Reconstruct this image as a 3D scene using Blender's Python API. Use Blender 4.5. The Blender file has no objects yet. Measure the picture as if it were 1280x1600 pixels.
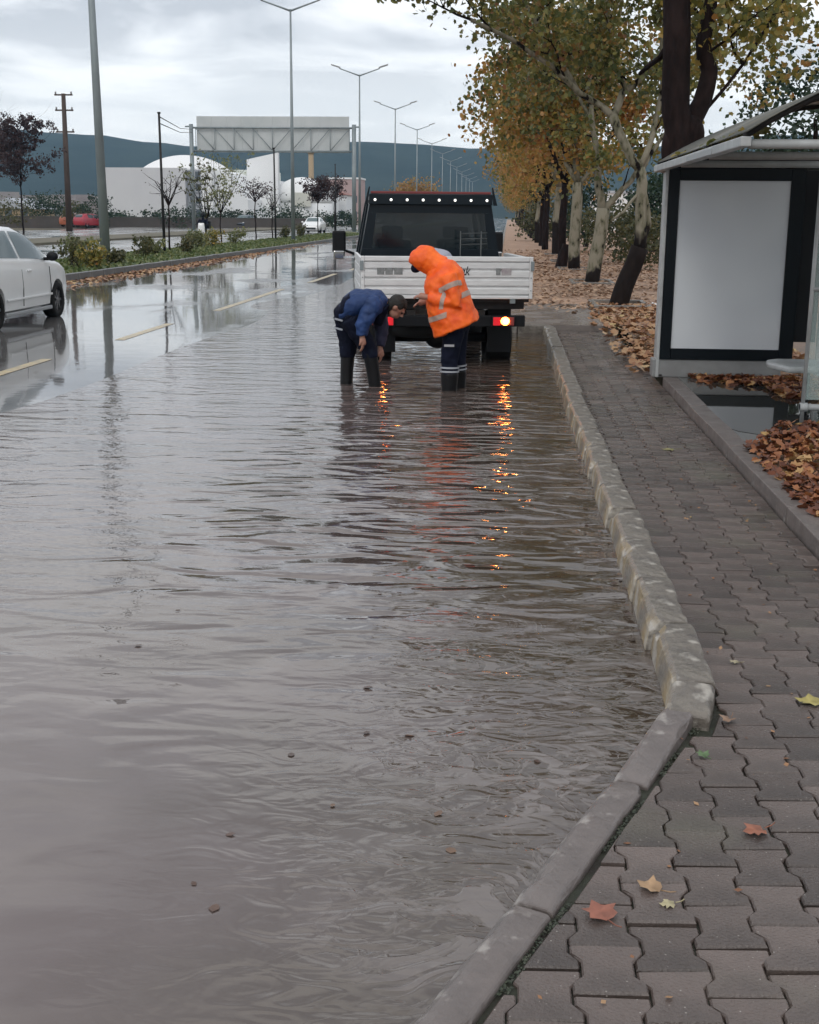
import bpy, bmesh, math, random
import numpy as np
from math import sin, cos, pi, radians, sqrt, atan, atan2
from mathutils import Vector, Matrix, noise as mnoise

random.seed(7)
rng = np.random.default_rng(7)
S = bpy.context.scene
C = S.collection

# ------------------------------------------------------------------ camera
FPX, CAMH, HOR, VPX, ROLL = 1950.0, 1.74, 335.0, 790.0, radians(0.5)
P_ = atan((800 - HOR) / FPX)
YAW = atan((VPX - 640) / FPX * cos(P_))
_f0 = Vector((-sin(YAW), cos(YAW), 0)); _r0 = Vector((cos(YAW), sin(YAW), 0)); _up = Vector((0, 0, 1))
FW = _f0 * cos(P_) - _up * sin(P_); _u0 = _up * cos(P_) + _f0 * sin(P_)
RT = _r0 * cos(ROLL) + _u0 * sin(ROLL); UP = _u0 * cos(ROLL) - _r0 * sin(ROLL)
CAMP = Vector((0, 0, CAMH))
cam = bpy.data.cameras.new('camera'); camo = bpy.data.objects.new('camera', cam); C.objects.link(camo)
m = Matrix.Identity(4)
for i in range(3):
    m[i][0] = RT[i]; m[i][1] = UP[i]; m[i][2] = -FW[i]; m[i][3] = CAMP[i]
camo.matrix_world = m
cam.sensor_fit = 'HORIZONTAL'; cam.sensor_width = 36; cam.lens = 36 * FPX / 1280
cam.clip_start = 0.05; cam.clip_end = 6000
S.camera = camo

# surveying helpers: the point of the place that a photo pixel sights, on a height or at a distance
def _dir(x, y): return FW + RT * ((x - 640) / FPX) - UP * ((y - 800) / FPX)
def G(x, y, z=0.0):
    d = _dir(x, y); return CAMP + d * ((z - CAMH) / d.z)
def D(x, y, Y):
    d = _dir(x, y); return CAMP + d * (Y / d.y)

# ------------------------------------------------------------------ world
W = bpy.data.worlds.new('World'); S.world = W; W.use_nodes = True
nt = W.node_tree; nt.nodes.clear()
def N(nt, t, **k):
    n = nt.nodes.new(t)
    for a, b in k.items(): setattr(n, a, b)
    return n
out = N(nt, 'ShaderNodeOutputWorld'); bg = N(nt, 'ShaderNodeBackground')
sky = N(nt, 'ShaderNodeTexSky', sky_type='NISHITA', sun_disc=False)
SUN_EL, SUN_ROT = radians(48), radians(200)
sky.sun_elevation = SUN_EL; sky.sun_rotation = SUN_ROT
tc = N(nt, 'ShaderNodeTexCoord'); sep = N(nt, 'ShaderNodeSeparateXYZ')
nt.links.new(tc.outputs['Generated'], sep.inputs[0])
mx = N(nt, 'ShaderNodeMath', operation='MAXIMUM'); mx.inputs[1].default_value = 0.0
nt.links.new(sep.outputs['Z'], mx.inputs[0])
ad = N(nt, 'ShaderNodeMath', operation='ADD'); ad.inputs[1].default_value = 0.10
nt.links.new(mx.outputs[0], ad.inputs[0])
dx = N(nt, 'ShaderNodeMath', operation='DIVIDE'); dy = N(nt, 'ShaderNodeMath', operation='DIVIDE')
nt.links.new(sep.outputs['X'], dx.inputs[0]); nt.links.new(ad.outputs[0], dx.inputs[1])
nt.links.new(sep.outputs['Y'], dy.inputs[0]); nt.links.new(ad.outputs[0], dy.inputs[1])
cmb = N(nt, 'ShaderNodeCombineXYZ'); nt.links.new(dx.outputs[0], cmb.inputs[0]); nt.links.new(dy.outputs[0], cmb.inputs[1])
nz = N(nt, 'ShaderNodeTexNoise'); nz.inputs['Scale'].default_value = 1.0; nz.inputs['Detail'].default_value = 7
nz.inputs['Roughness'].default_value = 0.55; nz.inputs['Distortion'].default_value = 0.5
mp = N(nt, 'ShaderNodeMapping'); mp.inputs['Location'].default_value = (2.3, 0.9, 0)
nt.links.new(cmb.outputs[0], mp.inputs[0]); nt.links.new(mp.outputs[0], nz.inputs['Vector'])
rp = N(nt, 'ShaderNodeValToRGB')
rp.color_ramp.elements[0].position = 0.43; rp.color_ramp.elements[0].color = (0.50, 0.515, 0.55, 1)
rp.color_ramp.elements[1].position = 0.60; rp.color_ramp.elements[1].color = (0.97, 0.97, 0.96, 1)
e = rp.color_ramp.elements.new(0.5); e.color = (0.68, 0.695, 0.725, 1)
nt.links.new(nz.outputs['Fac'], rp.inputs[0])
hz = N(nt, 'ShaderNodeMapRange'); hz.inputs['From Min'].default_value = 0.07; hz.inputs['From Max'].default_value = 0.15
hz.inputs['To Min'].default_value = 0.62; hz.inputs['To Max'].default_value = 0.0
hz.interpolation_type = 'SMOOTHSTEP'
nt.links.new(sep.outputs['Z'], hz.inputs['Value'])
mh = N(nt, 'ShaderNodeMixRGB'); mh.inputs[2].default_value = (0.90, 0.90, 0.90, 1)
nt.links.new(hz.outputs[0], mh.inputs[0]); nt.links.new(rp.outputs[0], mh.inputs[1])
gain = N(nt, 'ShaderNodeVectorMath', operation='SCALE'); gain.inputs['Scale'].default_value = 8.0
nt.links.new(mh.outputs[0], gain.inputs[0])
ms = N(nt, 'ShaderNodeMixRGB'); ms.inputs[0].default_value = 0.93
nt.links.new(sky.outputs[0], ms.inputs[1]); nt.links.new(gain.outputs[0], ms.inputs[2])
nt.links.new(ms.outputs[0], bg.inputs['Color']); bg.inputs['Strength'].default_value = 0.1
nt.links.new(bg.outputs[0], out.inputs[0])
sun = bpy.data.lights.new('sun', 'SUN'); sun.energy = 0.5; sun.angle = radians(25); sun.color = (1, 0.96, 0.9)
suno = bpy.data.objects.new('sun', sun); C.objects.link(suno)
sd = Vector((sin(SUN_ROT) * cos(SUN_EL), cos(SUN_ROT) * cos(SUN_EL), sin(SUN_EL)))
suno.rotation_euler = sd.to_track_quat('Z', 'Y').to_euler()
S.view_settings.view_transform = 'Standard'; S.view_settings.look = 'None'
S.view_settings.exposure = 0.80; S.view_settings.gamma = 1.0; S.view_settings.use_curve_mapping = False
S.render.engine = 'CYCLES'
S.cycles.max_bounces = 7; S.cycles.transparent_max_bounces = 12; S.cycles.caustics_reflective = False; S.cycles.caustics_refractive = False
try: S.cycles.use_denoising = True
except Exception: pass

# ------------------------------------------------------------------ materials
def mat(name, col, rough=0.6, metal=0.0, var=None, vs=4.0, bump=0.0, bs=40.0, spec=0.5, em=None, ems=0.0,
        trans=0.0, alpha=1.0, coat=0.0, isl=None, stretch=None, wet=None, detail=5):
    """var: second colour mixed in by noise; isl: list of (pos, colour) picked per island"""
    mt = bpy.data.materials.new(name); mt.use_nodes = True
    t = mt.node_tree; b = t.nodes['Principled BSDF']; L = t.links.new
    b.inputs['Base Color'].default_value = (*col, 1); b.inputs['Roughness'].default_value = rough
    b.inputs['Metallic'].default_value = metal; b.inputs['Specular IOR Level'].default_value = spec
    b.inputs['Transmission Weight'].default_value = trans; b.inputs['Alpha'].default_value = alpha
    b.inputs['Coat Weight'].default_value = coat; b.inputs['Coat Roughness'].default_value = 0.05
    if em: b.inputs['Emission Color'].default_value = (*em, 1); b.inputs['Emission Strength'].default_value = ems
    if var or bump or isl or wet:
        tcn = N(t, 'ShaderNodeTexCoord'); src = tcn.outputs['Object']
        if stretch:
            mpn = N(t, 'ShaderNodeMapping'); mpn.inputs['Scale'].default_value = stretch
            L(src, mpn.inputs[0]); src = mpn.outputs[0]
    cur = None
    if isl:
        g = N(t, 'ShaderNodeNewGeometry'); r = N(t, 'ShaderNodeValToRGB')
        r.color_ramp.interpolation = 'LINEAR'
        el = r.color_ramp.elements
        el[0].position = isl[0][0]; el[0].color = (*isl[0][1], 1); el[1].position = isl[-1][0]; el[1].color = (*isl[-1][1], 1)
        for p_, c_ in isl[1:-1]: q = el.new(p_); q.color = (*c_, 1)
        nz_ = N(t, 'ShaderNodeTexNoise'); nz_.inputs['Scale'].default_value = vs; L(src, nz_.inputs['Vector'])
        ma = N(t, 'ShaderNodeMath', operation='MULTIPLY_ADD'); ma.inputs[1].default_value = 0.72
        mb = N(t, 'ShaderNodeMath', operation='MULTIPLY_ADD'); mb.inputs[1].default_value = 1.3; mb.inputs[2].default_value = -0.50
        L(nz_.outputs['Fac'], mb.inputs[0]); L(g.outputs['Random Per Island'], ma.inputs[0]); L(mb.outputs[0], ma.inputs[2])
        L(ma.outputs[0], r.inputs[0]); cur = r.outputs[0]
    elif var:
        nz_ = N(t, 'ShaderNodeTexNoise'); nz_.inputs['Scale'].default_value = vs; nz_.inputs['Detail'].default_value = detail
        nz_.inputs['Roughness'].default_value = 0.62
        L(src, nz_.inputs['Vector'])
        r = N(t, 'ShaderNodeMapRange'); r.inputs['From Min'].default_value = 0.35; r.inputs['From Max'].default_value = 0.65
        L(nz_.outputs['Fac'], r.inputs['Value'])
        mxn = N(t, 'ShaderNodeMixRGB'); mxn.inputs[1].default_value = (*col, 1); mxn.inputs[2].default_value = (*var, 1)
        L(r.outputs[0], mxn.inputs[0]); cur = mxn.outputs[0]
    if cur is not None: L(cur, b.inputs['Base Color'])
    if wet:
        nw = N(t, 'ShaderNodeTexNoise'); nw.inputs['Scale'].default_value = wet[0]; L(src, nw.inputs['Vector'])
        rw = N(t, 'ShaderNodeMapRange'); rw.inputs['From Min'].default_value = 0.42; rw.inputs['From Max'].default_value = 0.58
        rw.inputs['To Min'].default_value = wet[1]; rw.inputs['To Max'].default_value = rough
        L(nw.outputs['Fac'], rw.inputs['Value']); L(rw.outputs[0], b.inputs['Roughness'])
    if bump:
        nb = N(t, 'ShaderNodeTexNoise'); nb.inputs['Scale'].default_value = bs; nb.inputs['Detail'].default_value = 6
        L(src, nb.inputs['Vector']); bn = N(t, 'ShaderNodeBump'); bn.inputs['Strength'].default_value = 1.0
        bn.inputs['Distance'].default_value = bump; L(nb.outputs['Fac'], bn.inputs['Height']); L(bn.outputs[0], b.inputs['Normal'])
    return mt
def leafmat(name, isl, vs=0.8, tr=0.35, rough=0.5):
    mt = mat(name, (0.1, 0.1, 0.05), rough, isl=isl, vs=vs)
    t = mt.node_tree; b = t.nodes['Principled BSDF']; o = t.nodes['Material Output']
    tl = N(t, 'ShaderNodeBsdfTranslucent'); mxs = N(t, 'ShaderNodeMixShader'); mxs.inputs[0].default_value = tr
    src = b.inputs['Base Color'].links[0].from_socket
    t.links.new(src, tl.inputs['Color']); t.links.new(b.outputs[0], mxs.inputs[1]); t.links.new(tl.outputs[0], mxs.inputs[2])
    t.links.new(mxs.outputs[0], o.inputs[0]); return mt
M = {}
M['white_paint'] = mat('white_paint', (0.80, 0.81, 0.81), 0.3, coat=0.5, var=(0.76, 0.77, 0.77), vs=3)
M['alu'] = mat('aluminium', (0.74, 0.75, 0.75), 0.38, 0.1, var=(0.62, 0.63, 0.63), vs=5, stretch=(1, 1, 6))
M['grey_decal'] = mat('grey_decal', (0.16, 0.17, 0.17), 0.5, var=(0.24, 0.25, 0.25), vs=30)
M['pink_decal'] = mat('pink_decal', (0.30, 0.26, 0.28), 0.5, var=(0.38, 0.36, 0.36), vs=30)
M['black'] = mat('black_plastic', (0.008, 0.009, 0.011), 0.5, spec=0.2)
M['navyblack'] = mat('navy_black_paint', (0.005, 0.010, 0.015), 0.35, spec=0.2)
M['rubber'] = mat('tyre_rubber', (0.012, 0.012, 0.012), 0.75, spec=0.2, bump=0.002, bs=60)
M['rim'] = mat('wheel_rim', (0.22, 0.22, 0.23), 0.35, 0.8)
M['steel'] = mat('dark_steel', (0.018, 0.018, 0.02), 0.6, 0.1, spec=0.25, var=(0.03, 0.026, 0.024), vs=8)
M['galv'] = mat('galvanised_steel', (0.27, 0.31, 0.32), 0.5, 0.3, var=(0.20, 0.23, 0.24), vs=2, stretch=(1, 1, 0.3))
M['glass_dark'] = mat('tinted_glass', (0.05, 0.10, 0.11), 0.03, trans=0.0, alpha=0.80)
M['glass_cab'] = mat('cab_glass', (0.004, 0.012, 0.017), 0.08, alpha=0.72, spec=0.3)
M['glass_clear'] = mat('clear_glass', (0.55, 0.68, 0.66), 0.05, alpha=0.28)
M['red_paint'] = mat('red_paint', (0.38, 0.03, 0.05), 0.35, coat=0.4)
M['blue_paint'] = mat('dull_blue_paint', (0.05, 0.07, 0.10), 0.35)
M['dark_red'] = mat('dark_red_strip', (0.17, 0.03, 0.03), 0.6)
M['orange_paint'] = mat('orange_paint', (0.42, 0.12, 0.06), 0.35, coat=0.4)
M['red_lens'] = mat('red_lens', (0.35, 0.01, 0.02), 0.15, em=(1, 0.02, 0.03), ems=0.25)
M['amber_on'] = mat('amber_lens_lit', (0.9, 0.3, 0.05), 0.2, em=(1.0, 0.18, 0.025), ems=16)
M['bulb'] = mat('lamp_bulb_lit', (1, .8, .5), 0.2, em=(1.0, 0.42, 0.10), ems=70)
M['white_led'] = mat('white_marker_lamp', (0.8, 0.8, 0.8), 0.2, em=(1, 0.97, 0.9), ems=0.9)
M['head_off'] = mat('headlight_lens', (0.6, 0.6, 0.58), 0.1)
M['hivis'] = mat('hivis_orange', (1.0, 0.165, 0.008), 0.55, var=(0.80, 0.085, 0.004), vs=6, bump=0.004, bs=12)
M['reflective'] = mat('grey_reflective_tape', (0.46, 0.30, 0.23), 0.4, var=(0.36, 0.29, 0.26), vs=30)
M['blue_cloth'] = mat('blue_cloth', (0.012, 0.045, 0.16), 0.7, var=(0.006, 0.025, 0.09), vs=5, bump=0.004, bs=14)
M['navy_cloth'] = mat('navy_cloth', (0.007, 0.009, 0.024), 0.8, spec=0.15, var=(0.005, 0.007, 0.016), vs=6, bump=0.004, bs=14)
M['boot'] = mat('wet_black_boot', (0.006, 0.006, 0.007), 0.35, spec=0.25)
M['skin'] = mat('skin', (0.38, 0.20, 0.14), 0.55, var=(0.32, 0.15, 0.11), vs=20)
M['hair'] = mat('dark_hair', (0.012, 0.010, 0.008), 0.7, bump=0.004, bs=80)
M['concrete'] = mat('wet_concrete', (0.22, 0.205, 0.185), 0.5, var=(0.14, 0.13, 0.12), vs=3, bump=0.003, bs=60, wet=(3, 0.22))
M['plinth'] = mat('grey_plinth', (0.26, 0.27, 0.27), 0.5, var=(0.2, 0.2, 0.2), vs=3)
M['shelter_metal'] = mat('pale_grey_metal', (0.44, 0.46, 0.46), 0.35, var=(0.31, 0.32, 0.32), vs=4)
M['display'] = mat('blank_poster_panel', (0.66, 0.69, 0.72), 0.35, var=(0.57, 0.60, 0.64), vs=0.9, detail=2)
M['billboard'] = mat('sign_back_sheet', (0.52, 0.54, 0.54), 0.55, var=(0.44, 0.47, 0.47), vs=0.5)
M['wood'] = mat('tarred_wood', (0.05, 0.035, 0.028), 0.8, var=(0.08, 0.055, 0.045), vs=4, stretch=(1, 1, 0.2))
M['yellow_line'] = mat('worn_yellow_paint', (0.50, 0.37, 0.15), 0.3, var=(0.24, 0.20, 0.13), vs=6)
M['bwhite'] = mat('white_render', (0.80, 0.81, 0.81), 0.7, var=(0.74, 0.75, 0.76), vs=0.2)
M['bgrey'] = mat('grey_render', (0.42, 0.44, 0.47), 0.7, var=(0.34, 0.36, 0.40), vs=0.15)
M['bglass'] = mat('building_glass', (0.08, 0.10, 0.12), 0.2)
M['roof_red'] = mat('red_roof', (0.26, 0.12, 0.10), 0.7)
M['ochre'] = mat('ochre_render', (0.35, 0.26, 0.16), 0.7)

# painted stone kerb: yellowish faces worn to concrete
def kerb_material():
    mt = mat('old_yellow_kerb', (0.195, 0.172, 0.142), 0.5, var=(0.085, 0.074, 0.066), vs=6, bump=0.012, bs=28, wet=(4, 0.3))
    t = mt.node_tree; b = t.nodes['Principled BSDF']; L = t.links.new
    prev = b.inputs['Base Color'].links[0].from_socket
    g = N(t, 'ShaderNodeNewGeometry'); s = N(t, 'ShaderNodeSeparateXYZ'); L(g.outputs['Normal'], s.inputs[0])
    # the road-facing side keeps its yellow paint, patchy
    a = N(t, 'ShaderNodeMapRange'); a.inputs['From Min'].default_value = -0.55; a.inputs['From Max'].default_value = -0.8
    L(s.outputs['X'], a.inputs['Value'])
    n2 = N(t, 'ShaderNodeTexNoise'); n2.inputs['Scale'].default_value = 2.2; n2.inputs['Detail'].default_value = 8
    tcn = N(t, 'ShaderNodeTexCoord'); L(tcn.outputs['Object'], n2.inputs['Vector'])
    r2 = N(t, 'ShaderNodeMapRange'); r2.inputs['From Min'].default_value = 0.36; r2.inputs['From Max'].default_value = 0.50
    L(n2.outputs['Fac'], r2.inputs['Value'])
    mu = N(t, 'ShaderNodeMath', operation='MULTIPLY'); L(a.outputs[0], mu.inputs[0]); L(r2.outputs[0], mu.inputs[1])
    mm = N(t, 'ShaderNodeMixRGB'); mm.inputs[2].default_value = (0.33, 0.25, 0.14, 1)
    L(mu.outputs[0], mm.inputs[0]); L(prev, mm.inputs[1])
    # pale lime patches on top
    n3 = N(t, 'ShaderNodeTexNoise'); n3.inputs['Scale'].default_value = 7; n3.inputs['Detail'].default_value = 5
    L(tcn.outputs['Object'], n3.inputs['Vector'])
    r3 = N(t, 'ShaderNodeMapRange'); r3.inputs['From Min'].default_value = 0.54; r3.inputs['From Max'].default_value = 0.62
    r3.inputs['To Max'].default_value = 0.7
    L(n3.outputs['Fac'], r3.inputs['Value'])
    m3 = N(t, 'ShaderNodeMixRGB'); m3.inputs[2].default_value = (0.46, 0.43, 0.38, 1)
    L(r3.outputs[0], m3.inputs[0]); L(mm.outputs[0], m3.inputs[1]); L(m3.outputs[0], b.inputs['Base Color'])
    return mt
M['kerb'] = kerb_material()

def paver_material():
    mt = mat('wet_grey_paver', (0.132, 0.102, 0.090), 0.30, var=(0.068, 0.054, 0.048), vs=2.2, bump=0.0035, bs=110, wet=(3.0, 0.26))
    t = mt.node_tree; b = t.nodes['Principled BSDF']; L = t.links.new
    prev = b.inputs['Base Color'].links[0].from_socket
    oi = N(t, 'ShaderNodeObjectInfo'); g = N(t, 'ShaderNodeNewGeometry')
    sm = N(t, 'ShaderNodeMath', operation='ADD'); L(oi.outputs['Random'], sm.inputs[0]); L(g.outputs['Random Per Island'], sm.inputs[1])
    fr = N(t, 'ShaderNodeMath', operation='FRACT'); L(sm.outputs[0], fr.inputs[0])
    r = N(t, 'ShaderNodeMapRange'); r.inputs['To Min'].default_value = 0.68; r.inputs['To Max'].default_value = 1.30; L(fr.outputs[0], r.inputs['Value'])
    v = N(t, 'ShaderNodeVectorMath', operation='SCALE'); L(prev, v.inputs[0]); L(r.outputs[0], v.inputs['Scale'])
    # pale aggregate grains
    tcn = N(t, 'ShaderNodeTexCoord'); mpn = N(t, 'ShaderNodeVectorMath', operation='ADD')
    gp = N(t, 'ShaderNodeNewGeometry')
    vo = N(t, 'ShaderNodeTexVoronoi'); vo.inputs['Scale'].default_value = 60; L(gp.outputs['Position'], vo.inputs['Vector'])
    rv = N(t, 'ShaderNodeMapRange'); rv.inputs['From Min'].default_value = 0.16; rv.inputs['From Max'].default_value = 0.08
    L(vo.outputs['Distance'], rv.inputs['Value'])
    sc = N(t, 'ShaderNodeSeparateColor'); L(vo.outputs['Color'], sc.inputs[0])
    th = N(t, 'ShaderNodeMath', operation='GREATER_THAN'); th.inputs[1].default_value = 0.86; L(sc.outputs[0], th.inputs[0])
    mu = N(t, 'ShaderNodeMath', operation='MULTIPLY'); L(rv.outputs[0], mu.inputs[0]); L(th.outputs[0], mu.inputs[1])
    mm = N(t, 'ShaderNodeMixRGB'); mm.inputs[2].default_value = (0.34, 0.31, 0.28, 1); L(mu.outputs[0], mm.inputs[0]); L(v.outputs[0], mm.inputs[1])
    # moss tinge in large soft patches
    n4 = N(t, 'ShaderNodeTexNoise'); n4.inputs['Scale'].default_value = 1.7; n4.inputs['Detail'].default_value = 6; L(gp.outputs['Position'], n4.inputs['Vector'])
    r4 = N(t, 'ShaderNodeMapRange'); r4.inputs['From Min'].default_value = 0.55; r4.inputs['From Max'].default_value = 0.72; r4.inputs['To Max'].default_value = 0.5
    L(n4.outputs['Fac'], r4.inputs['Value'])
    m4 = N(t, 'ShaderNodeMixRGB'); m4.inputs[2].default_value = (0.125, 0.122, 0.085, 1); L(r4.outputs[0], m4.inputs[0]); L(mm.outputs[0], m4.inputs[1])
    L(m4.outputs[0], b.inputs['Base Color'])
    return mt
M['paver'] = paver_material()
M['joint'] = mat('wet_joint_sand', (0.028, 0.024, 0.020), 0.6, spec=0.2, var=(0.040, 0.046, 0.032), vs=9, bump=0.006, bs=50)

def bark_material(name, dark_to, pale=(0.235, 0.215, 0.165), olive=(0.12, 0.115, 0.075), dark=(0.009, 0.0065, 0.006)):
    mt = bpy.data.materials.new(name); mt.use_nodes = True
    t = mt.node_tree; b = t.nodes['Principled BSDF']; L = t.links.new; b.inputs['Roughness'].default_value = 0.8; b.inputs['Specular IOR Level'].default_value = 0.12
    tcn = N(t, 'ShaderNodeTexCoord'); mpn = N(t, 'ShaderNodeMapping'); mpn.inputs['Scale'].default_value = (1, 1, 0.45)
    L(tcn.outputs['Object'], mpn.inputs[0])
    n1 = N(t, 'ShaderNodeTexNoise'); n1.inputs['Scale'].default_value = 7; n1.inputs['Detail'].default_value = 4; L(mpn.outputs[0], n1.inputs['Vector'])
    r1 = N(t, 'ShaderNodeValToRGB'); el = r1.color_ramp.elements
    el[0].position = 0.40; el[0].color = (*olive, 1); el[1].position = 0.54; el[1].color = (*pale, 1)
    q = el.new(0.36); q.color = (*dark, 1)
    L(n1.outputs['Fac'], r1.inputs[0])
    s = N(t, 'ShaderNodeSeparateXYZ'); L(tcn.outputs['Object'], s.inputs[0])
    n2 = N(t, 'ShaderNodeTexNoise'); n2.inputs['Scale'].default_value = 4; L(mpn.outputs[0], n2.inputs['Vector'])
    ma = N(t, 'ShaderNodeMath', operation='MULTIPLY_ADD'); ma.inputs[1].default_value = -1.0; L(n2.outputs['Fac'], ma.inputs[0]); L(s.outputs['Z'], ma.inputs[2])
    rr = N(t, 'ShaderNodeMapRange'); rr.inputs['From Min'].default_value = dark_to - 0.55; rr.inputs['From Max'].default_value = dark_to - 0.4; L(ma.outputs[0], rr.inputs['Value'])
    mm = N(t, 'ShaderNodeMixRGB'); nd = N(t, 'ShaderNodeTexNoise'); nd.inputs['Scale'].default_value = 16; nd.inputs['Detail'].default_value = 5; L(mpn.outputs[0], nd.inputs['Vector'])
    md = N(t, 'ShaderNodeMixRGB'); md.inputs[1].default_value = tuple(c * .4 for c in dark) + (1,); md.inputs[2].default_value = tuple(c * 2.6 for c in dark) + (1,); L(nd.outputs['Fac'], md.inputs[0]); L(md.outputs[0], mm.inputs[1]); L(rr.outputs[0], mm.inputs[0]); L(r1.outputs[0], mm.inputs[2])
    L(mm.outputs[0], b.inputs['Base Color'])
    bn = N(t, 'ShaderNodeBump'); bn.inputs['Distance'].default_value = 0.02; L(n1.outputs['Fac'], bn.inputs['Height']); L(bn.outputs[0], b.inputs['Normal'])
    return mt
M['bark_a'] = bark_material('plane_bark_dark_foot', 0.35)
M['bark_b'] = bark_material('plane_bark_wet_trunk', 1.25)
M['bark_dark'] = mat('wet_dark_bark', (0.008, 0.0055, 0.0055), 0.85, spec=0.1, var=(0.024, 0.015, 0.014), vs=7, bump=0.03, bs=14, stretch=(1, 1, 0.35))

OLIVE = [(0.0, (0.06, 0.080, 0.022)), (0.22, (0.14, 0.14, 0.035)), (0.45, (0.32, 0.225, 0.045)), (0.7, (0.40, 0.215, 0.055)), (1.0, (0.30, 0.12, 0.04))]
M['leaf_autumn'] = leafmat('autumn_plane_leaves', OLIVE, 0.55)
M['leaf_near'] = leafmat('olive_plane_leaves', [(0.0, (0.045, 0.065, 0.025)), (0.35, (0.11, 0.13, 0.04)), (0.65, (0.22, 0.20, 0.05)), (0.88, (0.28, 0.18, 0.05)), (1.0, (0.22, 0.10, 0.04))], 0.7)
M['leaf_yellow'] = leafmat('yellowing_plane_leaves', [(0.0, (0.06, 0.08, 0.025)), (0.35, (0.15, 0.155, 0.04)), (0.65, (0.28, 0.23, 0.05)), (0.88, (0.40, 0.26, 0.06)), (1.0, (0.36, 0.17, 0.05))], 0.9)
M['leaf_purple'] = leafmat('purple_leaves', [(0.0, (0.018, 0.010, 0.014)), (0.5, (0.045, 0.022, 0.026)), (1.0, (0.075, 0.04, 0.035))], 0.6)
M['leaf_dark'] = leafmat('evergreen_leaves', [(0.0, (0.008, 0.022, 0.014)), (0.5, (0.018, 0.045, 0.022)), (1.0, (0.04, 0.07, 0.03))], 0.8)
M['leaf_olive'] = leafmat('olive_shrub_leaves', [(0.0, (0.04, 0.05, 0.018)), (0.5, (0.09, 0.095, 0.035)), (1.0, (0.15, 0.12, 0.05))], 0.8)
M['leaf_pale'] = leafmat('pale_green_leaves', [(0.0, (0.09, 0.11, 0.05)), (0.5, (0.18, 0.20, 0.08)), (1.0, (0.30, 0.28, 0.12))], 0.8)
LITTER = [(0.0, (0.12, 0.05, 0.028)), (0.3, (0.26, 0.115, 0.05)), (0.55, (0.36, 0.19, 0.09)), (0.8, (0.42, 0.27, 0.15)), (1.0, (0.48, 0.36, 0.17))]
M['litter'] = leafmat('fallen_brown_leaves', LITTER, 2.0, 0.1, 0.55)
M['litter_tan'] = leafmat('fallen_tan_leaves', [(0.0, (0.16, 0.10, 0.06)), (0.4, (0.34, 0.21, 0.13)), (0.75, (0.45, 0.29, 0.19)), (1.0, (0.50, 0.36, 0.24))], 1.2, 0.1, 0.55)
M['litter_floating'] = leafmat('soaked_leaf_bits', [(0.0, (0.03, 0.02, 0.015)), (0.6, (0.09, 0.045, 0.03)), (1.0, (0.2, 0.12, 0.07))], 3.0, 0.1, 0.3)
M['litter_rust'] = leafmat('fallen_rust_leaves', [(0.0, (0.045, 0.018, 0.012)), (0.4, (0.16, 0.052, 0.024)), (0.7, (0.33, 0.13, 0.05)), (1.0, (0.52, 0.36, 0.15))], 3.0, 0.1, 0.5)
M['grass'] = leafmat('grass_blades', [(0.0, (0.05, 0.08, 0.025)), (0.5, (0.10, 0.14, 0.04)), (1.0, (0.20, 0.20, 0.08))], 1.5, 0.2)

# ------------------------------------------------------------------ mesh helpers
def link(o, parent=None):
    C.objects.link(o)
    if parent: o.parent = parent
    return o
def tag(o, label=None, cat=None, group=None, kind=None):
    if label: o['label'] = label
    if cat: o['category'] = cat
    if group: o['group'] = group
    if kind: o['kind'] = kind
    return o
def thing(name, label, cat, loc=(0, 0, 0), rz=0.0, group=None):
    o = bpy.data.objects.new(name, None); C.objects.link(o); o.location = loc; o.rotation_euler = (0, 0, rz)
    o.empty_display_size = 0.2
    return tag(o, label, cat, group)
def fast_mesh(name, verts, faces, material, smooth=False):
    """verts (n,3) numpy, faces (k,m) numpy"""
    me = bpy.data.meshes.new(name); verts = np.asarray(verts, np.float32); faces = np.asarray(faces, np.int32)
    me.vertices.add(len(verts)); me.vertices.foreach_set('co', verts.ravel())
    k, m_ = faces.shape
    me.loops.add(k * m_); me.loops.foreach_set('vertex_index', faces.ravel())
    me.polygons.add(k); me.polygons.foreach_set('loop_start', np.arange(0, k * m_, m_, dtype=np.int32))
    me.update(calc_edges=True)
    if smooth: me.polygons.foreach_set('use_smooth', np.ones(k, bool))
    me.materials.append(material); return me
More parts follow.
